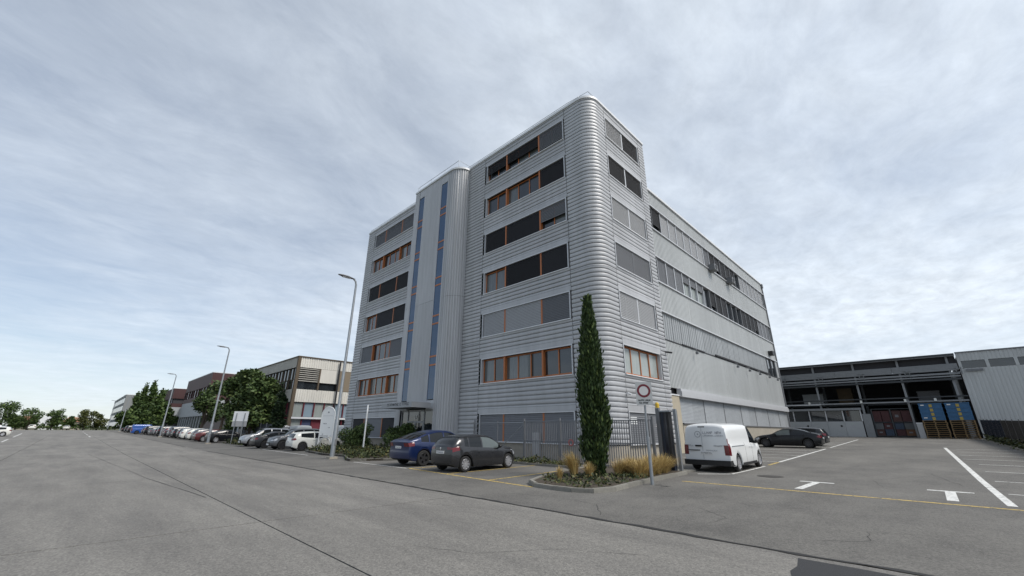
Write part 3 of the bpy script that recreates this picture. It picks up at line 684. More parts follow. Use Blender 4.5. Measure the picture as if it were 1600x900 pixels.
class Car:
    def __init__(c, **k):
        c.__dict__.update(dict(sill=.2, tumble=.30, arch=.05, taper_r=.10, taper_f=.16, crown=.03, rear_x=[(0, 0), (2, 0)], front_x=[(0, 0), (2, 0)], bow_r=.10, bow_f=.22, lower_black=0., endlen=.5)); c.__dict__.update(k)
        L = c.L; c.x0, c.x1 = -L / 2, L / 2
        xs = set()
        n = int(L / .09)
        for i in range(n + 1): xs.add(round(c.x0 + L * i / n, 4))
        R = c.rw + c.arch
        for w in (c.wr, c.wf):
            for i in range(-8, 9): xs.add(round(w + R * math.sin(PI / 2 * i / 8.), 4))
            xs.add(round(w - R * 1.002, 4)); xs.add(round(w + R * 1.002, 4))
        for a, b in c.side: xs.add(a); xs.add(b)
        for a, b in (c.ws, c.rwin if c.rwin[0] != 'cap' else c.ws): xs.add(a); xs.add(b)
        xs = sorted(xs); c.xs = [xs[0]]
        for x in xs[1:]:
            if x - c.xs[-1] > .012 or any(abs(x - v) < 1e-6 for s in c.side + [c.ws] for v in s): c.xs.append(x)
        c.make()
    def ring(c, x):
        zt = curve(c.roof, x); zs = min(curve(c.belt, x), zt - .02); gh = zt - zs
        tr = min(1, (x - c.x0) / .7); tf = min(1, (c.x1 - x) / .9)
        w = c.W / 2 - c.taper_r * (1 - tr) ** 2 - c.taper_f * (1 - tf) ** 2
        zl = curve(c.low, x) if hasattr(c, 'low') else c.sill
        R = c.rw + c.arch
        for xw in (c.wr, c.wf):
            if abs(x - xw) < R: zl = max(zl, c.rw + math.sqrt(R * R - (x - xw) ** 2))
        wr = w - c.tumble * gh - .05
        zm = zl + (zs - zl) * .45
        bl = max(zs - .16, zm + .02) if zs - zl > .3 else zs - .03
        fl = .018 if any(abs(x - xw) < R + .06 for xw in (c.wr, c.wf)) else 0
        P = [(0, zl), (w - .22, zl), (w - .05 + fl, zl), (w - .012 + fl, zl + min(.06, (zs - zl) * .2)), (w, zm), (w - .008, bl), (w - .022, bl + (zs - bl) * .6), (w - .055, zs)]
        e = min(.09, gh * .3)
        for f in (.33, .66): P.append((w - .055 + (wr + .05 - w + .005) * f - .0 + .015 * math.sin(PI * f), zs + (zt - e - zs) * f))
        P += [(wr, zt - e), (wr - .06, zt - e * .35), (wr - .16, zt - .005), (wr * .5, zt + c.crown * .7), (0, zt + c.crown)]
        return P
    def disp(c, x, y, z):
        w = c.W / 2; t = max(0, 1 - (x - c.x0) / c.endlen); s = max(0, 1 - (c.x1 - x) / c.endlen); yy = min(1, abs(y) / w)
        return x + t * t * curve(c.rear_x, z) + t * t * c.bow_r * yy ** 2.2 - s * s * curve(c.front_x, z) - s * s * c.bow_f * yy ** 2.2
    def make(c):
        V = []; Fc = []; idx = []
        def v(x, y, z): V.append((c.disp(x, y, z), y, z)); return len(V) - 1
        rings = []
        for x in c.xs:
            P = c.ring(x); r = [v(x, y, z) for y, z in P]; l = [r[0]] + [v(x, -y, z) for y, z in P[1:-1]] + [r[-1]]
            rings.append((r, l))
        nR = len(P)
        for i in range(len(c.xs) - 1):
            for s in (0, 1):
                a, b = rings[i][s], rings[i + 1][s]
                for k in range(nR - 1):
                    q = (a[k], b[k], b[k + 1], a[k + 1]) if s == 1 else (a[k + 1], b[k + 1], b[k], a[k])
                    Fc.append(q); idx.append(('s', k, .5 * (c.xs[i] + c.xs[i + 1]), s))
        KC = 10
        for end, x in ((0, c.xs[0]), (-1, c.xs[-1])):
            P = c.ring(x); rows = []
            for k in range(1, nR - 2):
                y, z = P[k]; R0 = rings[end][0][k]; L0 = rings[end][1][k]
                rows.append([R0] + [v(x, y * (1 - 2 * j / KC), z) for j in range(1, KC)] + [L0])
            for k in range(len(rows) - 1):
                for j in range(KC):
                    q = (rows[k][j], rows[k][j + 1], rows[k + 1][j + 1], rows[k + 1][j])
                    Fc.append(q if end == 0 else q[::-1]); idx.append(('cr' if end == 0 else 'cf', k + 1, x, 0))
            Fc.append(tuple(rows[-1]) + tuple([rings[end][1][nR - 2], rings[end][0][nR - 1], rings[end][0][nR - 2]])); idx.append(('x', 0, x, 0))
            Fc.append(tuple(rows[0]) + (rings[end][0][0],)); idx.append(('x', 0, x, 0))
        c.V, c.F, c.I = V, Fc, idx
        c.C = [(sum(V[i][0] for i in f) / len(f), sum(V[i][1] for i in f) / len(f), sum(V[i][2] for i in f) / len(f)) for f in Fc]
        c.kind = []
        for (t, k, x, s), C_ in zip(idx, c.C):
            g = None
            if t == 's' and 7 <= k <= 9:
                for j, (a, b) in enumerate(c.side):
                    if a < x < b: g = ('side', j, s)
            if t == 's' and k >= 11 and c.ws[0] < x < c.ws[1]: g = ('ws',)
            if c.rwin[0] == 'cap':
                if t == 'cr' and c.rwin[1] < C_[2] < c.rwin[2] and abs(C_[1]) < c.rwin[3]: g = ('rw',)
            elif t == 's' and k >= 11 and c.rwin[0] < x < c.rwin[1]: g = ('rw',)
            c.kind.append(g)
    def sub(c, pred, off=0.):
        import collections
        nv = collections.defaultdict(lambda: Vector((0, 0, 0)))
        fs = [f for f, i, C_, g in zip(c.F, c.I, c.C, c.kind) if pred(i, C_, g)]
        if not fs: return None
        for f in fs:
            p = [Vector(c.V[i]) for i in f]; n = (p[1] - p[0]).cross(p[2] - p[0]) + (p[2] - p[0]).cross(p[3 % len(p)] - p[0])
            for i in f: nv[i] += n
        mp = {}; m = MB()
        for i in nv: mp[i] = len(m.v); m.v.append(tuple(Vector(c.V[i]) + nv[i].normalized() * off))
        m.f = [tuple(mp[i] for i in f) for f in fs]; m.m = [0] * len(fs)
        return m
    def bodymesh(c):
        m = c.sub(lambda i, C_, g: g is None)
        inv = [(i, C_) for i, C_, g in zip(c.I, c.C, c.kind) if g is None]
        m.m = [1 if (i[0] == 's' and i[1] <= 1) or i[0] == 'x' and C_[2] < .5 or (C_[2] < c.lower_black and i[0] in ('cr', 'cf', 's')) else 0 for i, C_ in inv]
        return m
def wheel(root, c, x, y, r, w, rimmat, spokes):
    s = 1 if y > 0 else -1
    fn = lambda a, b, h: (x + a, y + s * h, r + b)
    m = MB(); m.lathe([(r * .60, -w / 2), (r * .9, -w / 2), (r * .985, -w * .36), (r, -w * .15), (r, w * .15), (r * .985, w * .36), (r * .9, w / 2), (r * .68, w / 2), (r * .66, w * .42), (r * .62, w * .1), (r * .60, -w / 2)], 28, 0, fn)
    t = m.build('wheel', m_tyre, root, local=True, smooth=40)
    m = MB(); m.lathe([(0, w * .12), (r * .63, w * .12)], 24, 1, fn)
    m.lathe([(r * .60, w * .2), (r * .67, w * .46), (r * .645, w * .48), (r * .6, w * .2)], 24, 0, fn)
    m.lathe([(0, w * .42), (r * .13, w * .42), (r * .15, w * .2)], 12, 0, fn)
    for k in range(spokes):
        a = 2 * PI * k / spokes; ca, sa = math.cos(a), math.sin(a)
        def sp(p, q, h): return fn(p * ca - q * sa, p * sa + q * ca, h)
        b = .055 * r * 20 / (spokes + 5)
        m.add([sp(r * .1, -b, w * .40), sp(r * .63, -b * 1.6, w * .43), sp(r * .63, b * 1.6, w * .43), sp(r * .1, b, w * .40), sp(r * .1, -b, w * .2), sp(r * .63, -b * 1.6, w * .2), sp(r * .63, b * 1.6, w * .2), sp(r * .1, b, w * .2)],
              [(0, 1, 2, 3), (0, 4, 5, 1), (3, 2, 6, 7)], 0)
    m.build('rim', [rimmat, m_black], t, local=True)
    return t
def build_car(c, name, label, cat, paint, X, Y, ang, rimmat=None, spokes=10, group=None, plate=True, detail=True, gl=None, mirror=None):
    h = math.radians(ang); sl = (gz(X + math.cos(h), Y + math.sin(h)) - gz(X - math.cos(h), Y - math.sin(h))) / 2
    root = thing(name, label, cat, (X, Y, gz(X, Y)), (0, -math.atan(sl), h), group)
    body = c.bodymesh().build('body', [paint, m_black], root, local=True, smooth=38)
    def patch(nm, mt, pred, off=.006, par=root):
        m = c.sub(pred, off); return m.build(nm, mt, par, local=True, smooth=38) if m else None
    for j in range(len(c.side)):
        for s in (0, 1): patch('side_window', (gl or {}).get(j, m_cglass), lambda i, C_, g: g == ('side', j, s), -.008)
    patch('windscreen', m_cglass, lambda i, C_, g: g == ('ws',), -.006)
    patch('rear_window', m_cglass, lambda i, C_, g: g == ('rw',), -.006)
    for s in (0, 1):
        sg = 1 if s == 0 else -1
        patch('tail_light', m_red, lambda i, C_, g: g is None and c.tl(i, C_) and C_[1] * sg > 0, .008)
        patch('headlight', m_lens, lambda i, C_, g: g is None and c.hl(i, C_) and C_[1] * sg > 0, .006)
    patch('grille', m_black, lambda i, C_, g: i[0] == 'cf' and c.gr(C_), .004)
    patch('rear_bumper_insert', m_black, lambda i, C_, g: i[0] == 'cr' and c.rb(C_), .004)
    for x in (c.wr, c.wf):
        for s in (1, -1): wheel(root, c, x, s * (c.W / 2 - .115), c.rw, .2, rimmat or m_rim, spokes)
    if plate:
        zp = c.plate_z; xr = c.disp(c.x0, 0, zp) ; m = MB(); m.box((xr - .018, -.26, zp - .055), (xr + .05, .26, zp + .055)); p = m.build('number_plate', m_plate, root, local=True)
        if detail:
            m = MB(); rr = random.Random(len(name)); yy = .2
            for k in range(8):
                z0, z1 = zp - .03, zp + .03; b = yy - .035
                strokes(m, lambda u, d, z: (xr - .018 - d, u, z), [((yy, z0), (yy, z1)), ((yy, rr.choice((z0, z1, zp))), (b, rr.choice((z0, z1, zp))))], .011, .001, .003); yy -= .055
            m.build('plate_lettering', m_black, p, local=True)
        xf = c.disp(c.x1, 0, .42); m = MB(); m.box((xf - .05, -.26, .37), (xf + .016, .26, .48)); m.build('number_plate', m_plate, root, local=True)
    for s in (1, -1):
        x = c.mx; y = s * (c.W / 2 - .03); z = curve(c.belt, x) + .06
        m = MB(); m.lathe([(0, -.1), (.075, -.075), (.095, 0), (.08, .06), (0, .08)], 10, 0, lambda a, b, hh: (x + hh * .7, y + s * .11 + a, z + .02 + b * .8)); m.box((x - .03, y - .02 * s, z - .06), (x + .05, y + s * .08, z - .02))
        m.build('door_mirror', mirror or paint, root, local=True, smooth=50)
    if detail:
        for s in (0, 1):
            sg = 1 if s == 0 else -1
            for x in c.doors:
                P = c.ring(x)[2:8]; m = MB(); m.tube([(c.disp(x, y, z), sg * (y - .004), z) for y, z in P], .008, 4); m.build('door_seam', m_black, root, local=True)
            for x in c.handles:
                P = c.ring(x); y, z = P[5]; m = MB(); m.tube([(x - .1, sg * (y + .0), z - .005), (x - .06, sg * (y + .028), z), (x + .06, sg * (y + .028), z), (x + .1, sg * y, z - .005)], .013, 6); m.build('door_handle', paint, root, local=True)
    return root
DEF = dict(gr=lambda C: .3 < C[2] < .62 and abs(C[1]) < .45, rb=lambda C: C[2] < .38 and abs(C[1]) < .6)
HATCH = Car(L=3.98, W=1.74, rw=.315, wr=-1.26, wf=1.28, plate_z=.78, mx=.62, doors=[-.62, .18, 1.0], handles=[-.55, .28],
    roof=[(-1.99, .99), (-1.93, 1.05), (-1.62, 1.30), (-1.42, 1.385), (-1.0, 1.435), (-.4, 1.46), (.1, 1.43), (.45, 1.31), (1.02, .99), (1.5, .90), (1.8, .80), (1.99, .66)],
    belt=[(-1.99, .95), (-1.6, 1.01), (-.8, .96), (.3, .91), (1.0, .86), (1.6, .78), (1.99, .62)], low=[(-1.99, .3), (-1.6, .2), (1.6, .18), (1.99, .22)],
    side=[(-1.30, -1.10), (-1.04, -.36), (-.28, .68)], ws=(.28, 1.0), rwin=(-1.90, -1.44), rear_x=[(.2, .06), (.5, 0), (.9, .03), (1.4, .12)], front_x=[(.2, .08), (.5, 0), (.9, .12)], taper_r=.12, taper_f=.2,
    tl=lambda i, C: .84 < C[2] < 1.0 and ((i[0] == 'cr' and abs(C[1]) > .42) or (i[0] == 's' and C[0] < -1.58 and i[1] in (5, 6, 4))), hl=lambda i, C: .6 < C[2] < .8 and ((i[0] == 'cf' and abs(C[1]) > .5) or (i[0] == 's' and C[0] > 1.42 and i[1] in (5, 6))), **DEF)
AHATCH = Car(L=4.3, W=1.8, rw=.325, wr=-1.33, wf=1.37, plate_z=.68, mx=.62, doors=[-.5, .3, 1.05], handles=[-.45, .38], lower_black=.0,
    roof=[(-2.15, .98), (-2.02, 1.18), (-1.88, 1.31), (-1.4, 1.39), (-.5, 1.43), (.1, 1.41), (.45, 1.30), (1.05, 1.0), (1.6, .90), (1.95, .78), (2.15, .66)],
    belt=[(-2.15, .95), (-1.6, 1.03), (-.8, .97), (.3, .92), (1.0, .87), (1.7, .78), (2.15, .62)], low=[(-2.15, .3), (-1.7, .2), (1.7, .18), (2.15, .22)],
    side=[(-1.5, -.5), (-.42, .62)], ws=(.25, 1.02), rwin=(-2.15, -1.94), rear_x=[(.2, .06), (.5, 0), (.9, .05), (1.4, .2)], front_x=[(.2, .08), (.5, 0), (.9, .15)],
    tl=lambda i, C: .80 < C[2] < .96 and ((i[0] == 'cr' and abs(C[1]) > .45) or (i[0] == 's' and C[0] < -1.85 and i[1] in (5, 6, 4))), hl=lambda i, C: .6 < C[2] < .8 and ((i[0] == 'cf' and abs(C[1]) > .5) or (i[0] == 's' and C[0] > 1.6 and i[1] in (5, 6))), **DEF)
CROSS = Car(L=4.75, W=1.92, rw=.36, wr=-1.45, wf=1.44, plate_z=.86, mx=.72, doors=[-.55, .35, 1.15], handles=[-.45, .42], lower_black=.0,
    roof=[(-2.375, 1.10), (-2.25, 1.16), (-1.9, 1.28), (-1.2, 1.51), (-.4, 1.62), (.2, 1.59), (.55, 1.46), (1.2, 1.10), (1.7, .98), (2.1, .86), (2.375, .70)],
    belt=[(-2.375, 1.06), (-1.6, 1.10), (-.8, 1.05), (.4, 1.0), (1.2, .95), (1.8, .86), (2.375, .66)], low=[(-2.375, .36), (-1.9, .24), (1.9, .22), (2.375, .26)],
    side=[(-1.62, -1.18), (-1.1, -.28), (-.2, .82)], ws=(.35, 1.15), rwin=(-2.12, -1.2), rear_x=[(.2, .1), (.5, 0), (.85, .06), (1.1, .0), (1.3, .05)], front_x=[(.2, .08), (.5, 0), (.9, .15)],
    tl=lambda i, C: .94 < C[2] < 1.06 and ((i[0] == 'cr' and abs(C[1]) > .5) or (i[0] == 's' and C[0] < -1.98 and i[1] in (5, 6, 4))), hl=lambda i, C: .62 < C[2] < .84 and ((i[0] == 'cf' and abs(C[1]) > .55) or (i[0] == 's' and C[0] > 1.8 and i[1] in (5, 6))), **DEF)
SEDAN = Car(L=4.68, W=1.83, rw=.335, wr=-1.42, wf=1.40, plate_z=.72, mx=.62, doors=[-.55, .3, 1.1], handles=[-.45, .38],
    roof=[(-2.34, .96), (-2.1, 1.03), (-1.75, 1.10), (-1.1, 1.31), (-.45, 1.40), (.05, 1.38), (.45, 1.25), (1.05, .96), (1.6, .88), (2.05, .77), (2.34, .62)],
    belt=[(-2.34, .90), (-1.7, .98), (-.8, .95), (.3, .90), (1.0, .84), (1.7, .76), (2.34, .58)], low=[(-2.34, .3), (-1.9, .19), (1.9, .17), (2.34, .2)],
    side=[(-1.35, -.42), (-.34, .66)], ws=(.2, 1.02), rwin=(-1.72, -.95), rear_x=[(.2, .08), (.5, 0), (.8, .03), (1.1, .06)], front_x=[(.2, .08), (.5, 0), (.9, .15)],
    tl=lambda i, C: .74 < C[2] < .9 and ((i[0] == 'cr' and abs(C[1]) > .42) or (i[0] == 's' and C[0] < -2.05 and i[1] in (5, 6, 4))), hl=lambda i, C: .56 < C[2] < .76 and ((i[0] == 'cf' and abs(C[1]) > .5) or (i[0] == 's' and C[0] > 1.8 and i[1] in (5, 6))), **DEF)
SUV = Car(L=4.5, W=1.86, rw=.36, wr=-1.3, wf=1.36, plate_z=.8, mx=.7, doors=[-.5, .35, 1.1], handles=[-.42, .42], lower_black=.36,
    roof=[(-2.25, 1.2), (-2.14, 1.42), (-1.95, 1.56), (-1.2, 1.64), (-.4, 1.66), (.2, 1.63), (.55, 1.5), (1.08, 1.16), (1.6, 1.06), (2.0, .96), (2.25, .82)],
    belt=[(-2.25, 1.1), (-1.6, 1.14), (-.8, 1.1), (.4, 1.06), (1.1, 1.02), (1.7, .94), (2.25, .76)], low=[(-2.25, .36), (-1.8, .25), (1.8, .24), (2.25, .3)],
    side=[(-1.85, -1.2), (-1.12, -.32), (-.24, .76)], ws=(.36, 1.06), rwin=(-2.25, -2.02), rear_x=[(.2, .06), (.5, 0), (.9, .04), (1.5, .16)], front_x=[(.2, .08), (.5, 0), (.9, .08)],
    tl=lambda i, C: .9 < C[2] < 1.12 and ((i[0] == 'cr' and abs(C[1]) > .5) or (i[0] == 's' and C[0] < -1.95 and i[1] in (5, 6, 4))), hl=lambda i, C: .7 < C[2] < .9 and ((i[0] == 'cf' and abs(C[1]) > .5) or (i[0] == 's' and C[0] > 1.8 and i[1] in (5, 6))), **DEF)
VAN = Car(L=4.75, W=1.90, rw=.34, wr=-1.42, wf=1.52, plate_z=.74, mx=1.12, doors=[-.35, .55, 1.42], handles=[.30, .66], tumble=.10, crown=.05, bow_r=.05, taper_r=.03, lower_black=.0, endlen=.45,
    roof=[(-2.375, 1.76), (-2.3, 1.83), (-2.0, 1.87), (-.5, 1.88), (.4, 1.87), (.72, 1.82), (1.0, 1.62), (1.5, 1.17), (1.9, 1.05), (2.2, .92), (2.375, .76)],
    belt=[(-2.375, 1.12), (-1.0, 1.12), (.4, 1.10), (1.4, 1.02), (1.9, .92), (2.375, .70)], low=[(-2.375, .3), (-1.9, .24), (1.9, .22), (2.375, .26)],
    side=[(.5, 1.3)], ws=(.75, 1.46), rwin=('cap', 9, 10, 1), rear_x=[(.2, .0), (.6, 0), (1.2, .02), (1.8, .10)], front_x=[(.2, .06), (.5, 0), (.9, .1)],
    tl=lambda i, C: .68 < C[2] < 1.22 and ((i[0] == 's' and C[0] < -2.2 and 3 <= i[1] <= 7) or (i[0] == 'cr' and abs(C[1]) > .80)), hl=lambda i, C: .7 < C[2] < .95 and ((i[0] == 'cf' and abs(C[1]) > .6) or (i[0] == 's' and C[0] > 2.0 and i[1] in (5, 6))), gr=lambda C: .35 < C[2] < .6 and abs(C[1]) < .7, rb=lambda C: C[2] < .48)
def paint(name, col, metal=.25, rough=.32): return mat(name, col, rough, metal, coat=.5)
p_grey = paint('grey_paint', (.040, .041, .045), .5, .26); p_blue = paint('deep_blue_paint', (.006, .018, .075), .3); p_white = paint('pearl_white_paint', (.66, .66, .62), 0, .3)
p_black = mat('black_paint', (.005, .006, .008), .3, 0, spec=.3, coat=.25); p_dgrey = mat('dark_grey_paint', (.017, .018, .021), .3, .1, spec=.4, coat=.4); p_silver = paint('silver_paint', (.36, .37, .39), .6)
p_navy = paint('navy_paint', (.012, .014, .024), .3); p_red = paint('dark_red_paint', (.085, .012, .014), .3); p_mid = paint('mid_grey_paint', (.10, .105, .115), .5); p_vblue = paint('bright_blue_paint', (.012, .065, .27), .1)
p_van = paint('van_white_paint', (.72, .73, .73), 0, .3)
hat = build_car(HATCH, 'hatchback_car', 'dark grey five-door hatchback in the yellow bays before the office block', 'car', p_grey, 13.2, 15.25, 0, m_rim, 9, gl={2: m_cglassl}, mirror=m_black)
m = MB(); P0 = HATCH.disp(HATCH.x0, 0, .93); m.lathe([(0, .012), (.045, .01), (.05, 0)], 10, 0, lambda a, b, hh: (P0 - hh - .01, a, .93 + b)); m.build('badge', m_rim, hat, local=True)
m = MB(); m.tube([(-1.52, y, 1.365 - .03 * abs(y)) for y in (-.5, -.25, 0, .25, .5)], .03, 6); m.build('roof_spoiler', p_grey, hat, local=True)
cx_ = build_car(CROSS, 'crossover_car', 'deep blue fastback crossover beside the grey hatchback, between it and the planted bed', 'car', p_blue, 13.75, 18.95, 0, m_rimd, 5, mirror=m_black)
wh_ = build_car(AHATCH, 'hatchback_car', 'white hatchback with black wheels parked beside the white totem sign', 'car', p_white, 14.55, 37.1, 0, m_rimd, 10)
build_car(SUV, 'suv_car', 'grey car facing the road, tucked behind the white hatchback', 'car', p_mid, 14.2, 40.6, 180, m_rimd, 10)
build_car(SEDAN, 'saloon_car', 'near-black saloon with bright red tail light next to the slim cypress', 'car', p_dgrey, 13.9, 43.9, 0, m_rimd, 10)
build_car(SUV, 'suv_car', 'silver car nose to the road beside the back of the signboard', 'car', p_silver, 14.0, 48.6, 180, m_rimd, 10)
build_car(SEDAN, 'saloon_car', 'black saloon with pale rims parked just beyond the second street lamp', 'car', p_black, 13.5, 60.6, 0, m_rim, 10)
build_car(SEDAN, 'coupe_car', 'black coupe parked nose-in against the factory hall behind the van', 'car', p_black, 39.9, 8.6, 92, m_rimd, 10, gl={1: m_cglassl})
build_car(AHATCH, 'hatchback_car', 'dark grey hatchback half hidden behind the black coupe', 'car', p_dgrey, 43.4, 8.6, 90, m_rimd, 10)
# the van
van = build_car(VAN, 'delivery_van', 'white panel van with blank sides and red tail lights parked beside the gate', 'van', p_van, 21.35, 7.15, 0, m_rim, 8, mirror=m_black, detail=True)
xr = lambda z: VAN.disp(VAN.x0, 0, z)
m = MB()
def vq(y0, z0, y1, z1, o=.014, mi=0): m.box((min(xr(z0), xr(z1)) - o, y0, z0), (max(xr(z0), xr(z1)) + .05, y1, z1), mi)
m = MB(); m.box((VAN.x0 - .07, -.93, .27), (VAN.x0 + .5, .93, .47)); m.build('rear_bumper', m_black, van, local=True)
m = MB(); m.box((-1.0, .89, .22), (1.1, .945, .33)); m.build('side_sill', m_black, van, local=True); m = MB(); m.box((-1.0, -.945, .22), (1.1, -.89, .33)); m.build('side_sill', m_black, van, local=True)
m = MB(); m.tube([(xr(z) - .012, .12, z) for z in (.5, .8, 1.2, 1.5, 1.74)], .007, 4); m.build('door_seam', m_steel, van, local=True)
m = MB(); m.box((xr(1.02) - .035, .16, .99), (xr(1.02) + .03, .42, 1.05)); m.build('door_handle', m_black, van, local=True)
m = MB(); m.box((xr(.87) - .02, .24, .83), (xr(.87) + .04, .72, .86)); m.build('plate_lamp_strip', m_black, van, local=True)
m = MB(); m.box((xr(1.78) - .0, -.02, 1.755), (xr(1.78) + .1, .26, 1.80)); m.build('brake_lamp', m_black, van, local=True)
m_print = mat('van_print', (.30, .31, .33), .6)
m = MB()
ring = [(math.cos(2 * PI * k / 18), math.sin(2 * PI * k / 18)) for k in range(19)]
fR = lambda u, d, z: (xr(z) - .010 - d, u, z)
strokes(m, fR, [((.28 + .12 * a[0], 1.48 + .12 * a[1]), (.28 + .12 * b[0], 1.48 + .12 * b[1])) for a, b in zip(ring[:-1], ring[1:])], .022, 0, .004)
strokes(m, fR, [((.25, 1.48), (.31, 1.48)), ((.28, 1.45), (.28, 1.51))], .03, 0, .004)
def glyphrow(m, f, u, z, h, n, adv, w, rr, gaps=()):
    for k in range(n):
        if k not in gaps:
            b = u - adv * .7; z0, z1, zm = z, z + h, z + h / 2; t = rr.randrange(4)
            strokes(m, f, {0: [((u, z0), (u, z1)), ((b, z0), (b, z1)), ((u, zm), (b, zm))], 1: [((u, z0), (u, z1)), ((u, z1), (b, z1)), ((u, zm), (b, zm))], 2: [((u, z0), (u, z1)), ((u, z0), (b, z0))], 3: [((u, z0), ((u + b) / 2, z1)), (((u + b) / 2, z1), (b, z0))]}[t], w, 0, .004)
        u -= adv
rr = random.Random(5)
glyphrow(m, fR, .06, 1.50, .09, 9, .085, .018, rr, (5,)); glyphrow(m, fR, .05, 1.40, .045, 17, .048, .010, rr, (9,))
glyphrow(m, fR, -.35, 1.0, .05, 6, .06, .012, rr); glyphrow(m, fR, .72, 1.0, .05, 4, .06, .014, rr); glyphrow(m, fR, -.02, .82, .04, 9, .05, .010, rr)
m.build('rear_lettering', m_print, van, local=True)
m = MB(); fS = lambda u, d, z: (-u, -(VAN.W / 2 - .062 - (z - 1.12) * .105) - d, z)
glyphrow(m, fS, 2.0, 1.56, .10, 9, .085, .018, rr, (2,)); glyphrow(m, fS, 1.9, 1.44, .06, 15, .062, .012, rr, (7,)); glyphrow(m, fS, 1.45, 1.34, .06, 10, .06, .012, rr, (5,)); glyphrow(m, fS, 1.2, 1.2, .06, 12, .06, .012, rr)
m.build('side_lettering', m_print, van, local=True)
for s in (1, -1):
    m = MB(); m.box((-2.0, s * .93, 1.0), (-.45, s * .952, 1.025)); m.build('slide_rail', m_steel, van, local=True)
# cars in the row along the road
ROWC = [(64.6, 'd', p_red, 'dark red'), (68.2, 'h', p_mid, 'grey'), (71.9, 'h', p_white, 'white'), (75.6, 'a', p_white, 'white'), (79.2, 'h', p_dgrey, 'charcoal'), (82.6, 'a', p_black, 'black'), (86, 's', p_mid, 'grey'), (89.4, 'd', p_dgrey, 'dark'),
        (93, 'h', p_red, 'dark red'), (96.6, 's', p_black, 'black'), (100, 'a', p_navy, 'navy'), (103.6, 'd', p_mid, 'grey'), (107.4, 'h', p_dgrey, 'charcoal'), (111, 's', p_black, 'black'), (114.6, 'a', p_navy, 'navy'),
        (124, 'd', p_black, 'black'), (128, 's', p_mid, 'grey'), (132, 'h', p_dgrey, 'charcoal'), (136.5, 'a', p_black, 'black'), (141, 's', p_navy, 'navy'), (146, 'd', p_black, 'black')]
CT = {'h': (HATCH, 'hatchback_car', 'hatchback'), 'a': (AHATCH, 'hatchback_car', 'low hatchback'), 's': (SUV, 'suv_car', 'tall car'), 'd': (SEDAN, 'saloon_car', 'saloon')}
PROTO = {}
WHERE = ['beside the black saloon past the second lamp', 'third car past the second street lamp', 'nearer of the two white cars in the kerb row', 'farther of the two white cars in the kerb row', 'just beyond the white pair', 'second car beyond the white pair',
         'third car beyond the white pair', 'in front of the pale-walled brown building', 'at the foot of the third street lamp', 'just past the third street lamp', 'two places past the third street lamp', 'third place past the third lamp', 'in the row under the poplars, nearest of them', 'in the row under the poplars',
         'next to the bright blue van, this side', 'just beyond the bright blue van', 'second beyond the bright blue van', 'third beyond the bright blue van', 'fourth beyond the bright blue van', 'last but one of the kerb row', 'last of the kerb row near the grass verge']
for (y, t, p_, cn), wh in zip(ROWC, WHERE):
    c, nm, tx = CT[t]; x = 13.0 - max(0, y - 90) * .03; label = cn + ' ' + tx + ' ' + wh
    if t not in PROTO:
        o = build_car(c, nm, label, 'car', p_, x, y, 0, m_rim, 10, 'cars parked in a row along the kerb', detail=False); PROTO[t] = o
    else:
        src = PROTO[t]; o = linkcopy(src)
        for ch in src.children:
            k = linkcopy(ch, o)
            if ch.name.split('.')[0] in ('body', 'door_mirror'):
                k.material_slots[0].link = 'OBJECT'; k.material_slots[0].material = p_
            for g in ch.children: linkcopy(g, k)
        o.location = (x, y, gz(x, y)); tag(o, label, 'car', 'cars parked in a row along the kerb')
build_car(VAN, 'delivery_van', 'bright blue van parked in the far kerb row under the trees', 'van', p_vblue, 11.2, 119.2, 0, m_rimd, 8, detail=False, gl={0: m_cglass})
vw = build_car(VAN, 'delivery_van', 'white van behind the slim cypress by the beige building', 'van', p_van, 24.5, 54.5, 90, m_rimd, 8, detail=False)
def recopy(src, p_, loc, rz, label, cat, group=None):
    o = linkcopy(src)
    for ch in src.children:
        k = linkcopy(ch, o)
        if ch.name.split('.')[0] in ('body', 'door_mirror'): k.material_slots[0].link = 'OBJECT'; k.material_slots[0].material = p_
        for g in ch.children: linkcopy(g, k)
    o.location = (loc[0], loc[1], gz(*loc)); o.rotation_euler = (0, 0, math.radians(rz)); tag(o, label, cat)
    if group: o['group'] = group
    elif 'group' in o: del o['group']
    return o
recopy(vw, p_van, (20.4, 58.3), 90, 'white van at the corner of the beige building', 'van')
recopy(vw, p_silver, (19.3, 62.5), 90, 'grey van beside the dark mesh fence', 'van')
recopy(PROTO['a'], p_white, (-8.3, 102), 180, 'white car nearest on the left side of the road', 'car', 'cars on the left side of the road')
recopy(PROTO['s'], p_white, (-9.8, 108), 180, 'white tall car behind the nearest one on the left roadside', 'car', 'cars on the left side of the road')
recopy(PROTO['h'], p_silver, (-10.3, 128), 180, 'silver car farthest along on the left side of the road', 'car', 'cars on the left side of the road')
recopy(PROTO['s'], p_white, (-9, 216), 90, 'white car parked beyond the end of the road, farther left', 'car', 'cars beyond the end of the road')
recopy(PROTO['h'], p_white, (-1, 214), 90, 'white car parked beyond the end of the road, farther right', 'car', 'cars beyond the end of the road')

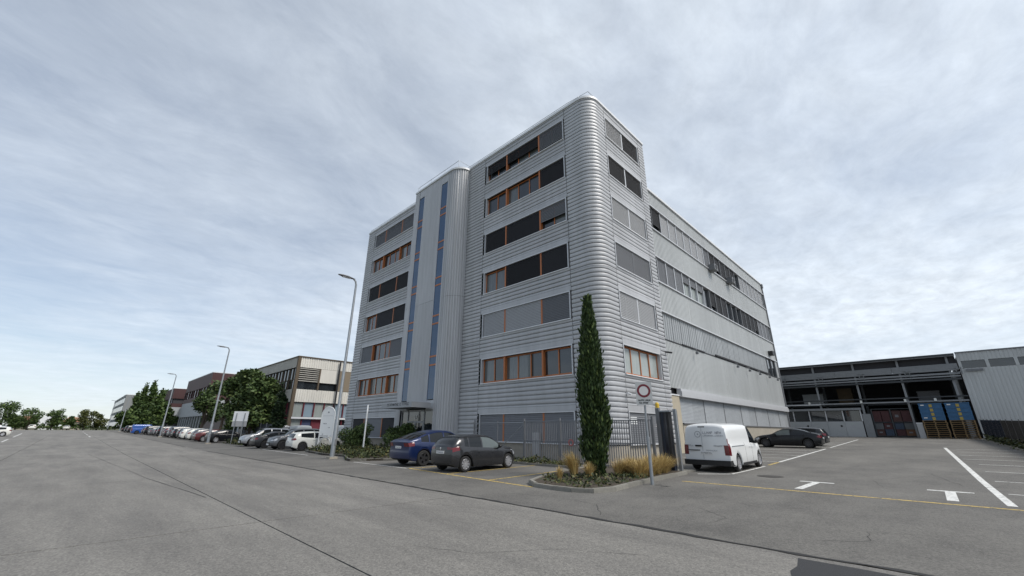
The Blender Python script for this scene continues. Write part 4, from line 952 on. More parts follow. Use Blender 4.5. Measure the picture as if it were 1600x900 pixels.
# ------------------------------------------------------------------ foliage
def crown(m, pts, size, rng, up=.0, nm=3, asp=1.8, light=.0):
    for (x, y, z, s) in pts:
        a = rng.uniform(0, 2 * PI); t = rng.uniform(-.9, .9)
        d = Vector((math.cos(a) * math.cos(t), math.sin(a) * math.cos(t), math.sin(t)))
        if up: d = (d * (1 - up) + Vector((0, 0, up))).normalized()
        u = d.orthogonal().normalized(); u = (u * math.cos(a * 3) + d.cross(u) * math.sin(a * 3)); L = size * s * rng.uniform(.7, 1.3); w = L / asp / 2; p = Vector((x, y, z))
        r = rng.random(); mi = 0 if r < .42 else (1 if r < .8 else 2)
        m.add([p, p + d * L * .45 + u * w, p + d * L, p + d * L * .45 - u * w], [(0, 1, 2, 3)], min(mi, nm - 1))
def blob_points(rng, blobs, n, shell=.55):
    tot = sum(b[3] * b[4] * b[5] for b in blobs); out = []
    for (cx, cy, cz, rx, ry, rz) in blobs:
        k = int(n * rx * ry * rz / tot)
        for _ in range(k):
            v = Vector((rng.gauss(0, 1), rng.gauss(0, 1), rng.gauss(0, 1))).normalized(); f = shell + (1 - shell) * rng.random() ** .6; f *= rng.uniform(.8, 1.1)
            out.append((cx + v.x * rx * f, cy + v.y * ry * f, cz + v.z * rz * f, 1))
    return out
def make_tree(name, label, x, y, h, r, seed, mats=LEAF, n=3000, size=.4, trunk=.18, base=.28, nb=14, group=None, cat='tree', flat=1.0, z0=None):
    rng = random.Random(seed); g = gz(x, y) if z0 is None else z0
    root = thing(name, label, cat, (x, y, g), group=group)
    blobs = []
    for k in range(nb):
        a = rng.uniform(0, 2 * PI); q = rng.random() ** .5 * r * .72; t = rng.random(); zz = h * (base + .1 + (.82 - base) * t); q *= (1 - .45 * abs(t - .4))
        b = r * rng.uniform(.26, .46); blobs.append((math.cos(a) * q, math.sin(a) * q, zz, b, b, b * .85 * flat))
    t = MB(); t.tube([(0, 0, -.1), (.03 * h * rng.uniform(-1, 1), .02 * h * rng.uniform(-1, 1), h * base), (0, 0, h * .55), (0, 0, h * .8)], [trunk, trunk * .75, trunk * .45, trunk * .15], 7)
    t.build('trunk', m_bark, root, local=True, smooth=60)
    for b in blobs[:9]:
        l = MB(); l.tube([(0, 0, h * base * rng.uniform(.7, 1.2)), (b[0] * .45, b[1] * .45, b[2] * .82), (b[0], b[1], b[2])], [trunk * .4, trunk * .22, trunk * .06], 5); l.build('limb', m_bark, root, local=True)
    m = MB(); crown(m, blob_points(rng, blobs, n), size, rng); m.build('crown', mats, root, local=True, recalc=False)
    return root
def make_poplar(name, label, x, y, h, r, seed, n=2500, size=.5, mats=POP, group=None):
    rng = random.Random(seed); root = thing(name, label, 'tree', (x, y, gz(x, y)), group=group)
    t = MB(); t.tube([(0, 0, -.1), (0, 0, h * .4), (0, 0, h * .9)], [.22, .15, .03], 7); t.build('trunk', m_bark, root, local=True)
    blobs = []
    for k in range(18):
        f = (k + .5) / 18; rr_ = r * (math.sin(PI * min(1, .12 + f * .95)) ** .7) * rng.uniform(.6, 1.05); a = rng.uniform(0, 2 * PI)
        blobs.append((math.cos(a) * rr_ * .4, math.sin(a) * rr_ * .4, h * (.1 + .86 * f), rr_ * .75, rr_ * .75, h * .07))
    m = MB(); crown(m, blob_points(rng, blobs, n, .4), size, rng, .35); m.build('crown', mats, root, local=True, recalc=False); return root
# tall narrow cypress on the planted island
cyp = thing('cypress_tree', 'tall narrow dark green cypress on the planted island before the office corner', 'tree', (13.95, 9.3, gz(14, 9)))
rng = random.Random(11); m = MB(); CH = 6.85
def cyr(z): return curve([(.12, .24), (.7, .37), (1.8, .43), (3.2, .40), (4.4, .31), (5.4, .19), (6.2, .10), (6.6, .05), (6.95, .01)], z)
t = MB(); t.tube([(0, 0, -.05), (0, 0, 2), (0, 0, 6.4)], [.13, .10, .02], 8); t.build('trunk', m_bark, cyp, local=True)
tufts = []
for k in range(760):
    z = CH * rng.random() ** .85 * .97 + .1; a = rng.uniform(0, 2 * PI); q = cyr(z) * rng.uniform(.35, 1.0) ** .6 * (1 + .13 * math.sin(3 * a + z * 2.1) + .07 * math.sin(5 * z + a))
    tufts.append((math.cos(a) * q, math.sin(a) * q, z, a))
for k in range(90):
    z = rng.uniform(.5, 6.2); a = rng.uniform(0, 2 * PI); q = cyr(z) * rng.uniform(1.0, 1.2) + .02; tufts.append((math.cos(a) * q, math.sin(a) * q, z, a))
for (x, y, z, a) in tufts:
    nn = 34
    for j in range(nn):
        f = j / nn; ln = .55; p = Vector((x * (1 + .06 * f) + rng.gauss(0, .05), y * (1 + .06 * f) + rng.gauss(0, .05), z + ln * (f - .5) * .9 + rng.uniform(-.05, .05)))
        d = Vector((math.cos(a) * .35 + rng.gauss(0, .25), math.sin(a) * .35 + rng.gauss(0, .25), 1)).normalized(); u = d.orthogonal().normalized(); an = rng.uniform(0, PI); u = u * math.cos(an) + d.cross(u) * math.sin(an)
        L = rng.uniform(.11, .22); w = L * .2; r = rng.random()
        m.add([p, p + d * L * .5 + u * w, p + d * L, p + d * L * .5 - u * w], [(0, 1, 2, 3)], 0 if r < .5 else (1 if r < .86 else 2))
for (a, z, k) in ((-.6, 2.35, 10), (2.4, 3.0, 8), (.1, 6.6, 7), (-2.2, 1.3, 6), (2.2, 5.2, 6), (-.4, 4.6, 7), (3.0, 4.0, 8), (-.9, 1.2, 8)):
    for j in range(k * 9):
        f = j / (k * 9); q = cyr(z) + .18 * f; p = Vector((math.cos(a) * q, math.sin(a) * q, z + .32 * f)); d = Vector((math.cos(a) * .3, math.sin(a) * .3, 1)).normalized(); u = Vector((rng.gauss(0, 1), rng.gauss(0, 1), .2)).normalized()
        m.add([p + u * .03, p + d * .1 + u * .05, p + d * .16, p + d * .05 - u * .03], [(0, 1, 2, 3)], j % 3)
m.build('crown', CYP, cyp, local=True, recalc=False)

# planted island: kerb stones, soil, ground cover, grasses
ISL = [(10.62, 9.45), (10.52, 8.6), (10.55, 7.95), (10.82, 7.35), (11.6, 7.1), (13.4, 7.28), (15.5, 7.4), (17.55, 7.45), (17.7, 8.6), (17.3, 12.0), (16.7, 11.6), (14.5, 11.2), (12.2, 10.6), (11.1, 10.1)]
isl = thing('planted_island', 'raised planting bed with pale kerb stones at the yard entrance', 'planting bed', (13, 8.5, gz(13, 8.5)))
m = MB(); m.prism([(x + (13.5 - x) * .03, y + (9 - y) * .05) for x, y in ISL], -.1, .10, zf=gz); m.build('soil', m_dirt, isl)
def kerb_run(pts, w, h, parent, name='kerb_stone', step=1.0, mt=None):
    for a, b in zip(pts[:-1], pts[1:]):
        l = math.hypot(b[0] - a[0], b[1] - a[1]); n = max(1, round(l / step))
        for k in range(n):
            f0, f1 = k / n + .006 / l, (k + 1) / n - .006 / l
            p = Vector((a[0] + (b[0] - a[0]) * f0, a[1] + (b[1] - a[1]) * f0)); q = Vector((a[0] + (b[0] - a[0]) * f1, a[1] + (b[1] - a[1]) * f1)); d = (q - p).normalized(); nn = Vector((-d.y, d.x)) * w
            hh = h + random.uniform(-.008, .008); m = MB(); c_ = .02
            m.prism([(p.x, p.y), (q.x, q.y), (q.x + nn.x, q.y + nn.y), (p.x + nn.x, p.y + nn.y)], -.08, hh - c_, zf=gz)
            m.prism([(p.x + nn.x * .12, p.y + nn.y * .12), (q.x + nn.x * .12, q.y + nn.y * .12), (q.x + nn.x * .88, q.y + nn.y * .88), (p.x + nn.x * .88, p.y + nn.y * .88)], hh - c_, hh, zf=gz)
            m.build(name, mt or m_kerb, parent)
kerb_run(ISL[:8], .15, .115, isl); kerb_run(ISL[9:] + ISL[:1], .14, .13, isl)
def leafcover(poly, n, h, size, seed, mats, name, label, cat, z=.1):
    rng = random.Random(seed); xs = [p[0] for p in poly]; ys = [p[1] for p in poly]; pts = []
    def inside(x, y):
        c_ = False; j = len(poly) - 1
        for i in range(len(poly)):
            if (poly[i][1] > y) != (poly[j][1] > y) and x < (poly[j][0] - poly[i][0]) * (y - poly[i][1]) / (poly[j][1] - poly[i][1]) + poly[i][0]: c_ = not c_
            j = i
        return c_
    while len(pts) < n:
        x, y = rng.uniform(min(xs), max(xs)), rng.uniform(min(ys), max(ys))
        if inside(x, y):
            hh = h * (.35 + .65 * (math.sin(x * 3.1 + seed) * math.sin(y * 2.7 + seed * 2) * .5 + .5)); pts.append((x, y, gz(x, y) + z + rng.random() * hh, 1))
    m = MB(); crown(m, pts, size, rng, .15); o = m.build(name, mats, None, recalc=False); tag(o, label, cat, kind='stuff'); return o
leafcover([(10.8, 9.3), (10.8, 7.7), (11.5, 7.3), (14.6, 7.5), (14.8, 8.2), (13.4, 9.6), (12.4, 10.4)], 1100, .17, .10, 3, COVER, 'ground_cover', 'low green ground cover at the foot of the cypress on the island', 'ground cover')
def grass_tuft(x, y, h, n, spread, seed, lean=(0, 0)):
    rng = random.Random(seed); m = MB()
    for k in range(n):
        a = rng.uniform(0, 2 * PI); q = spread * .25 * rng.random(); b = Vector((x + math.cos(a) * q, y + math.sin(a) * q, gz(x, y) + .06)); L = h * rng.uniform(.6, 1.1); out = spread * rng.uniform(.1, 1.0)
        d = Vector((math.cos(a), math.sin(a), 0)); w = Vector((-math.sin(a), math.cos(a), 0)) * rng.uniform(.004, .009); vs = []
        for j in range(5):
            f = j / 4; p = b + d * out * f ** 1.8 + Vector((lean[0], lean[1], 0)) * f * f + Vector((0, 0, L * (f - .28 * f ** 3 * (out / spread)))); ww = w * (1 - f * .8); vs += [p - ww, p + ww]
        r = rng.random(); m.add(vs, [(2 * j, 2 * j + 1, 2 * j + 3, 2 * j + 2) for j in range(4)], 0 if r < .45 else (1 if r < .85 else 2))
    return m
tag(grass_tuft(11.75, 9.3, .52, 260, .22, 21).build('grass_tuft', GOLD, None, recalc=False), 'small upright straw-coloured grass tuft at the island\'s left end', 'ornamental grass', 'straw-coloured grass tufts on the island')
tag(grass_tuft(13.1, 9.7, .92, 620, .5, 22, (-.12, .1)).build('grass_tuft', GOLD, None, recalc=False), 'tallest straw-coloured grass tuft, just left of the cypress', 'ornamental grass', 'straw-coloured grass tufts on the island')
tag(grass_tuft(13.1, 9.05, .58, 380, .35, 23).build('grass_tuft', GOLD, None, recalc=False), 'low straw-coloured grass tuft at the cypress foot, before the tallest tuft', 'ornamental grass', 'straw-coloured grass tufts on the island')
mm = MB(); rng = random.Random(31)
for k in range(26):
    q = grass_tuft(14.5 + (k % 13) * .235 + rng.uniform(-.1, .1), 8.0 + (k // 13) * .55 + rng.uniform(-.15, .2), rng.uniform(.5, .78), 260, .62, 100 + k, (rng.uniform(-.12, .12), rng.uniform(-.12, .12))); mm.v, o_ = mm.v + q.v, len(mm.v); mm.f += [tuple(i + o_ for i in f) for f in q.f]; mm.m += q.m
tag(mm.build('ornamental_grass', GOLD, None, recalc=False), 'wide mass of dry straw-coloured grass between cypress and gate post', 'ornamental grass', kind='stuff')
leafcover([(16.3, 20.5), (16.3, 12.2), (17.2, 12.2), (17.2, 20.5)], 1900, .38, .13, 6, COVER, 'weed_strip', 'weeds growing along the foot of the grey fence', 'weeds', .02)
wk = thing('fence_kerb', 'low pale kerb under the weeds at the grey fence', 'kerb', (16.2, 16, gz(16.2, 16))); kerb_run([(16.25, 20.6), (16.25, 12.1)], .12, .11, wk)

# ------------------------------------------------------------------ bar fence and gate post
fen = thing('bar_fence', 'grey upright-bar fence in front of the office block ground floor', 'fence', (17.3, 14, gz(17.3, 14)))
FX = 17.45
m = MB(); zg = gz(FX, 10)
BAR = None
for k in range(100):
    y = 8.75 + k * .118
    if y > 16.1: break
    if BAR is None:
        b = MB(); b.box((-.016, -.014, 0), (.016, .014, 2.02)); BAR = b.build('bar', m_fence, fen, local=True); o = BAR
    else: o = linkcopy(BAR, fen)
    o.location = Vector((FX, y, zg + .06)) - Vector(fen.location)
for z in (.12, 1.08, 2.06):
    m = MB(); m.box((FX - .025, 8.7, zg + z - .02), (FX + .025, 16.15, zg + z + .02)); m.build('rail', m_fence, fen)
for y in (8.68, 11.2, 13.7, 16.18):
    m = MB(); m.box((FX - .04, y - .04, zg - .05), (FX + .04, y + .04, zg + 2.2)); m.build('fence_post', m_fence, fen)
# mesh part behind the hatchback with diagonal brace
m = MB()
for z in (.12, 2.0): m.tube([(FX, 16.2, zg + z), (FX, 20.4, zg + z)], .022, 6)
m.tube([(FX, 16.2, zg + 1.95), (FX, 18.6, zg + .25)], .018, 6); m.build('mesh_frame', m_steel, fen)
for y in (18.3, 20.4):
    m = MB(); m.tube([(FX, y, zg - .05), (FX, y, zg + 2.1)], .03, 8); m.build('fence_post', m_fence, fen)
m = MB()
for k in range(10): m.tube([(FX, 16.2, zg + .2 + k * .2), (FX, 20.4, zg + .2 + k * .2)], .0035, 3, cap=False)
for k in range(42): m.tube([(FX, 16.2 + k * .1, zg + .1), (FX, 16.2 + k * .1, zg + 2.0)], .0025, 3, cap=False)
o = m.build('wire_mesh', m_fence, fen); o['kind'] = 'stuff'
m = MB(); m.lathe([(.10, 0), (.16, 0), (.16, .012), (.10, .012)], 20, 0, lambda a, b, c: (FX - .05 - c, 13.0 + a, zg + 1.05 + b)); m.build('round_sign', mat('faded_red', (.40, .12, .11), .6), fen)
gate = thing('gate_post', 'dark sliding gate end in grey steel frame with yellow beacon beside the van', 'gate', (18.0, 8.1, gz(18, 8.1)))
for (x, y, w, h, mt, nm) in ((17.75, 8.52, .16, 2.55, m_fence, 'steel_post'), (17.95, 7.86, .12, 2.5, m_steel, 'steel_post')):
    m = MB(); m.box((x - w / 2, y - w / 2, gz(x, y) - .05), (x + w / 2, y + w / 2, gz(x, y) + h)); m.build(nm, mt, gate)
m_gate = mat('dark_gate_paint', (.018, .024, .04), .4, .2)
for y in (8.36, 8.12):
    m = MB(); m.box((17.72, y - .06, .3), (18.05, y + .05, 2.5)); m.build('gate_leaf', m_gate if y > 8.2 else m_black, gate)
m = MB(); m.box((17.66, 8.0, .15), (17.9, 8.44, .45)); m.build('gate_roller_box', m_gate, gate)
m = MB(); m.box((17.68, 7.98, 2.5), (18.1, 8.45, 2.56)); m.build('gate_cap', m_steel, gate)
m = MB(); m.lathe([(0, 0), (.085, 0), (.085, .16), (.06, .22), (0, .24)], 12, 0, lambda a, b, c: (17.75 + a, 8.52 + b, 2.68 + c)); m.build('beacon', mat('yellow_lens', (.62, .40, .03), .3), gate)
m = MB(); m.box((17.45, 7.65, .0), (18.9, 8.7, .19)); m.build('gate_footing', m_kerb, gate)

# ------------------------------------------------------------------ signs and lamps
sg = thing('no_entry_sign', 'grey square sign with red ring on a steel post by the island', 'road sign', (13.7, 7.02, gz(13.7, 7)))
m = MB(); m.tube([(0, 0, -.1), (0, 0, 1.42)], .055, 10); m.build('lower_post', m_steel, sg, local=True, smooth=60)
m = MB(); m.tube([(0, 0, 1.4), (0, 0, 3.15)], .034, 10); m.tube([(0, 0, 1.36), (0, 0, 1.46)], .062, 10); m.build('post', m_steel, sg, local=True, smooth=60)
# panel faces the road at an angle (towards -X -Y)
pu = Vector((.55, -.835, 0)); pn = Vector((-.835, -.55, 0))
def fP(u, d, z): q = pu * u + pn * (.045 + d); return (q.x, q.y, z)
m = MB(); m.box((-.27, 0, 2.48), (.27, .02, 3.27), fn=lambda u, d, z: fP(u, d, z)); pan = m.build('sign_panel', mat('sign_grey', (.42, .43, .43), .5), sg, local=True)
def flat_ring(m, f, cu, cz, r0, r1, d0, d1, n=28):
    vs = []
    for k in range(n):
        a = 2 * PI * k / n
        for r, d in ((r0, d0), (r1, d0), (r1, d1), (r0, d1)): vs.append(f(cu + r * math.cos(a), d, cz + r * math.sin(a)))
    m.add(vs, [(4 * k + j, 4 * k + (j + 1) % 4, 4 * ((k + 1) % n) + (j + 1) % 4, 4 * ((k + 1) % n) + j) for k in range(n) for j in range(4)])
m = MB(); flat_ring(m, fP, 0, 2.97, .155, .225, .02, .024); m.build('red_ring', mat('sign_red', (.13, .008, .018), .5), pan, local=True)
m = MB(); m.add([fP(.155 * math.cos(2 * PI * k / 28), .022, 2.97 + .155 * math.sin(2 * PI * k / 28)) for k in range(28)], [tuple(range(28))]); m.build('sign_disc', mat('sign_pale', (.55, .55, .55), .5), pan, local=True)
m = MB(); rr = random.Random(9); fPl = lambda u, d, z: fP(-u, .021 + d, z)
glyphrow(m, fPl, .2, 2.63, .05, 13, .031, .010, rr, (6,)); glyphrow(m, fPl, .18, 2.54, .05, 10, .031, .010, rr, (3,)); m.build('sign_lettering', m_dark, pan, local=True)
def street_lamp(x, y, h, label, first=[None]):
    if first[0] is None:
        r = thing('street_lamp', label, 'street lamp', (x, y, gz(x, y)), group='street lamps along the kerb')
        m = MB(); m.box((-.24, -.24, -.05), (.24, .24, .12)); m.build('footing', m_conc, r, local=True)
        m = MB(); m.tube([(0, 0, .1), (0, 0, 2.2), (0, 0, 2.3), (0, 0, h - .35), (-.06, 0, h - .12), (-.2, 0, h)], [.135, .13, .10, .065, .06, .055], 12); m.build('pole', m_steel, r, local=True, smooth=60)
        m = MB(); pr = [(0, .06), (.15, .09), (.5, .17), (.9, .15), (1.12, .08), (1.2, .01)]; vs = []; n = 12
        for a, b in pr:
            for k in range(n): t = 2 * PI * k / n; vs.append((-.12 - a, b * math.cos(t), h + .02 + .05 * a + max(-.03, b * .55 * math.sin(t))))
        m.add(vs, [(i * n + k, i * n + (k + 1) % n, (i + 1) * n + (k + 1) % n, (i + 1) * n + k) for i in range(len(pr) - 1) for k in range(n)] + [tuple(range(n)), tuple(range((len(pr) - 1) * n, len(pr) * n))])
        m.build('lamp_head', m_fence, r, local=True, smooth=50)
        m = MB(); m.box((-1.0, -.1, h - .015), (-.45, .1, h + .01)); m.build('lamp_glass', m_plate, r, local=True)
        m = MB(); m.box((-.02, -.142, .75), (.1, -.11, 1.1)); m.build('service_hatch', m_fence, r, local=True)
        first[0] = r; return r
    o = copy_tree(first[0]); o.location = (x, y, gz(x, y)); tag(o, label, 'street lamp', 'street lamps along the kerb'); return o
street_lamp(11.34, 26.15, 11.35, 'nearest tall grey street lamp on a square footing by the planted bed')
street_lamp(10.9, 57.3, 10.4, 'tall grey street lamp before the signboard and big trees').scale = (1, 1, .93)
street_lamp(10.75, 92.5, 10.4, 'street lamp standing before the poplars').scale = (1, 1, .9)
street_lamp(9.6, 160, 10.4, 'street lamp beyond the bright blue van, fourth from the near end').scale = (1, 1, .84)
street_lamp(8.8, 200, 10.4, 'farthest street lamp near the end of the kerb row').scale = (1, 1, .85)
# white totem signs with arched tops
def totem(x, y, ang, label, marks, w=.62, dep=.06):
    r = thing('totem_sign', label, 'sign', (x, y, gz(x, y)), (0, 0, math.radians(ang)), 'white arched totem signs')
    m = MB(); h = 3.35; rr_ = w; pts = [(-w, 0, -.05), (-w, 0, h - rr_)] + [(-w * math.cos(PI * k / 10), 0, h - rr_ + rr_ * math.sin(PI * k / 10)) for k in range(1, 10)] + [(w, 0, h - rr_), (w, 0, .62)]
    m.tube(pts, .055, 8); m.build('arch_frame', m_white, r, local=True, smooth=50)
    zb0 = .78; pp = [(-w + .05, zb0 + .35), (-w + .05, h - rr_)] + [(-(w - .05) * math.cos(PI * k / 12), h - rr_ + (rr_ - .05) * math.sin(PI * k / 12)) for k in range(1, 12)] + [(w - .05, h - rr_), (w - .05, zb0 + .35)]
    m = MB(); n = len(pp); m.add([(a, -dep / 2, z) for a, z in pp] + [(a, dep / 2, z) for a, z in pp], [tuple(range(n)), tuple(range(2 * n - 1, n - 1, -1))] + [(i, (i + 1) % n, n + (i + 1) % n, n + i) for i in range(n)])
    pb = m.build('sign_board', m_white, r, local=True)
    m = MB(); m.tube([(-(w - .12) * math.cos(PI * k / 10), 0, .62 + .38 * math.sin(PI * k / 10)) for k in range(11)], .035, 6); m.tube([(-w, 0, 1.06), (w, 0, 1.06)], .035, 6); m.build('lower_arch', m_white, r, local=True)
    if marks:
        m = MB(); f = lambda u, d, z: (u, dep / 2 + .002 + d, z); 
        for sgn in (1,):
            g = lambda u, d, z: (-u, -dep / 2 - .002 - d, z)
            strokes(m, g, [((.0, 3.0), (.07, 2.9)), ((.07, 2.9), (-.07, 2.9)), ((-.07, 2.9), (0, 3.0))], .04, 0, .004); strokes(m, g, [((.5, 2.66), (-.5, 2.66))], .012, 0, .004)
            rr = random.Random(2); glyphrow(m, g, .36, 2.02, .07, 6, .06, .016, rr); glyphrow(m, g, -.14, 1.72, .07, 3, .06, .016, rr); glyphrow(m, g, .35, 1.2, .08, 2, .06, .016, rr)
        m.build('sign_marks', m_fence, pb, local=True)
    return r
totem(14.55, 35.3, -62, 'white arched totem sign with small logo beside the white hatchback', True)
totem(15.45, 30.5, 63, 'white arched totem sign seen edge-on between two round shrubs', False)
sb = thing('signboard', 'back of a pale rectangular signboard on two posts before the big trees', 'sign', (12.85, 54.6, gz(12.85, 54.6)), (0, 0, math.radians(-38)))
for x in (-.42, .42):
    m = MB(); m.tube([(x, 0, -.05), (x, 0, 3.2)], .045, 6); m.build('sign_post', m_steel, sb, local=True)
m = MB(); m.box((-.75, .05, 2.35), (.75, .09, 3.4)); m.build('sign_board', m_cap, sb, local=True); m = MB(); m.box((-.75, .05, 1.8), (.75, .09, 2.33)); m.build('sign_board', m_bl_l, sb, local=True)

# ------------------------------------------------------------------ planted beds by the entrance
bed = thing('planted_bed', 'long planted bed with stone kerb between lamp and blue crossover', 'planting bed', (13, 26, gz(13, 26)))
BED = [(11.2, 23.5), (13.5, 22.2), (17.5, 22.6), (18.2, 33), (15.0, 34.9), (13.0, 34.9), (12.3, 30), (12.6, 27.3), (11.4, 24.4)]
m = MB(); m.prism(BED, -.1, .11, zf=gz); m.build('soil', m_dirt, bed)
kerb_run(BED[::-1][0:1] + [BED[0], BED[1], BED[2]], .12, .13, bed); kerb_run([BED[4], BED[5], BED[6], BED[7], BED[8]], .12, .13, bed)
leafcover(BED, 5200, .5, .17, 8, COVER, 'ground_cover', 'low olive and green ground cover filling the bed before the entrance', 'ground cover')
make_tree('round_shrub', 'large round dark shrub left of the edge-on totem sign', 16.9, 34.6, 2.0, 1.55, 41, LEAF, 5200, .16, .06, .1, 16, 'round shrubs by the entrance', 'shrub')
make_tree('round_shrub', 'round green shrub beside the entrance, behind the blue crossover', 17.7, 29.3, 2.0, 1.45, 42, LEAF, 5200, .16, .06, .1, 16, 'round shrubs by the entrance', 'shrub')
leafcover([(12.4, 51), (12.4, 57), (15, 57), (15, 51)], 1500, .7, .2, 9, COVER, 'ground_cover', 'scrubby greenery around the signboard posts', 'ground cover', .0)
# ------------------------------------------------------------------ trees on the left
make_tree('broadleaf_tree', 'dense dark leafy tree just left of the beige building', 17.0, 66.5, 9.2, 2.9, 51, LEAF, 8500, .5, .2, .04, 30)
make_tree('broadleaf_tree', 'dark leafy tree behind the signboard, left of the dense one by the beige building', 17.4, 75, 9.8, 3.0, 54, LEAF, 6500, .5, .2, .06, 26)
make_tree('broadleaf_tree', 'airy tree with sky showing through, just right of the second street lamp', 17.2, 84, 10.2, 3.2, 52, LEAF, 2000, .5, .25, .22, 16)
make_tree('broadleaf_tree', 'leafy tree left of the second street lamp, before the nearer brown office', 17.0, 97, 8.8, 3.0, 55, LEAF, 2600, .55, .25, .2, 16)
make_poplar('slim_cypress', 'slim dark conifer standing among the cars by the beige building', 16.4, 53.6, 6.6, .85, 53, 5200, .3, [leafmat('conifer_dark', (.012, .026, .012)), leafmat('conifer_mid', (.022, .042, .016)), leafmat('conifer_light', (.036, .06, .02))])
make_poplar('poplar_tree', 'tallest poplar, the right one of the two leading tips', 17, 192, 18.6, 1.9, 61, 2600, .8, POP, 'poplars along the road')
make_poplar('poplar_tree', 'poplar with the second tip, just left of the tallest one', 17, 214, 18.8, 1.9, 62, 2600, .8, POP, 'poplars along the road')
make_poplar('poplar_tree', 'separate poplar rising right beside the third street lamp', 17, 166, 13.6, 2.0, 63, 2400, .8, POP, 'poplars along the road')
make_poplar('poplar_tree', 'shorter poplar left of the two leading tips', 17, 242, 17.0, 2.2, 64, 2200, 1.0, POP, 'poplars along the road')
make_tree('broadleaf_tree', 'low spreading tree in front of the farther brown office', 17, 148, 7.2, 3.2, 65, POP, 2600, .75, .25, .2)
make_tree('broadleaf_tree', 'low bushy tree beneath the leading poplars', 16, 178, 5.6, 3.2, 66, POP, 2400, .85, .25, .2)
make_tree('broadleaf_tree', 'low bushy tree beyond the poplars near the road end', 15.5, 206, 6.6, 3.6, 67, POP, 2200, 1.0, .25, .2)
make_tree('broadleaf_tree', 'tree hiding the foot of the tall grey office', 15.0, 236, 7.5, 4.0, 68, POP, 2200, 1.0, .25, .2)
FT = [(-17, 225, 9.0, 3.9, "broad dark tree at the picture's left edge"), (-10.6, 225, 7.6, 3.1, 'round tree with a leaning trunk beyond the road end'), (-4.8, 226, 7.2, 2.6, 'tree with twin rounded tops beyond the road end'), (-.8, 230, 5.6, 1.5, 'narrow tree right of the twin-topped one'),
      (3.2, 224, 6.8, 2.5, "yellowish round tree next to the kerb row's far end"), (7.2, 232, 5.6, 2.3, 'pale bushy tree behind the last parked cars'), (-14, 238, 5, 2.2, 'small tree between the broad dark tree and the leaning-trunk tree'), (-24, 232, 9, 4, 'tree left of the broad dark one')]
for k, (x, y, h, r, lb) in enumerate(FT): make_tree('roadside_tree', lb, x, y, h, r * 1.2, 70 + k, OLIVE if k in (4, 5) else POP, 2600, .5, .22, .14, 17, 'trees beyond the end of the road', flat=.9)
struct(sheet([-120, 40], [199, 215, 240], .05).build('grass_verge', m_grass))
leafcover([(-30, 236), (-30, 240), (30, 240), (30, 236)], 2600, 1.6, .8, 12, LEAF, 'far_hedge', 'hedge closing the view beyond the end of the road', 'hedge', .3)
m_roof = mat('terracotta_roof', (.30, .15, .09), .9, var=.2, vscale=2)
for (x, y, w, lb) in ((-14.2, 268, 7, 'small house with reddish roof behind the left trees'), (0, 272, 6, 'low house with pale walls and reddish roof right of the twin-topped tree'), (-9, 292, 7, 'flat-roofed pale house far behind the road-end trees')):
    g = gz(0, 200); hs = thing('house', lb, 'house', (x, y, g)); f_ = y > 280
    m = MB(); m.box((x - w / 2, y, g - .2), (x + w / 2, y + 8, g + (5.5 if f_ else 3.2))); m.build('wall', m_conc if not f_ else m_cap, hs)
    if not f_:
        m = MB(); m.prism([(x - w / 2 - .5, y - .5), (x + w / 2 + .5, y - .5), (x + w / 2 + .5, y + 8.5), (x - w / 2 - .5, y + 8.5)], g + 3.2, g + 3.3); m.add([(x - w / 2 - .5, y - .5, g + 3.3), (x + w / 2 + .5, y - .5, g + 3.3), (x + w / 2 + .5, y + 8.5, g + 3.3), (x - w / 2 - .5, y + 8.5, g + 3.3), (x - w / 4, y + 4, g + 5.2), (x + w / 4, y + 4, g + 5.2)], [(0, 1, 5, 4), (1, 2, 5), (2, 3, 4, 5), (3, 0, 4)]); m.build('roof', m_roof, hs)
    for k in (-.3, 0, .3):
        m = MB(); m.box((x + k * w - .6, y - .03, g + 1.1), (x + k * w + .6, y + .1, g + 2.4)); m.build('window', m_glass, hs)

# ------------------------------------------------------------------ buildings on the left
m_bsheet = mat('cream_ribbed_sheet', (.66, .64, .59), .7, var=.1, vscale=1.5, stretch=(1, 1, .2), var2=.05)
m_bsheetd = mat('dark_cream_sheet', (.42, .405, .37), .7, var=.12, vscale=1.5, stretch=(1, 1, .2))  # darker tone of the cream sheet, for road side and louvres
m_brownf = mat('brown_frame', (.10, .075, .05), .7, var=.1); m_maroon = mat('maroon_frame', (.11, .012, .022), .5)
bg_ = thing('beige_office', 'two-storey beige office with ribbed cream bands, brown frames and maroon shopfront', 'office building', (20, 62, gz(20, 62)))
BX, BY, BT, BX1, BY1 = 20.2, 61.9, 11.35, 36, 92
g0 = gz(20, 62)
m = MB(); m.box((BX + .5, BY + .5, g0 - .2), (BX1, BY1, BT - .15)); m.build('wall', m_core, bg_)
def ribwall(parent, a, b, z0, z1, mt, name, pitch=.32, dep=.05):     # a, b = (x, y), outward is right of a->b
    d = Vector((b[0] - a[0], b[1] - a[1])); L = d.length; d.normalize(); nrm = Vector((d.y, -d.x)); out = []; s_ = 0
    while s_ < L:
        for f, q in ((0, 0), (.55, 0), (.65, dep), (.9, dep)):
            if s_ + f * pitch < L: p = Vector(a) + d * (s_ + f * pitch) - nrm * q; out.append(p)
        s_ += pitch
    out.append(Vector(b)); n = len(out); m = MB(); m.add([(p.x, p.y, z) for z in (z0, z1) for p in out], [(i, i + 1, n + i + 1, n + i) for i in range(n - 1)]); return m.build(name, mt, parent, recalc=False)
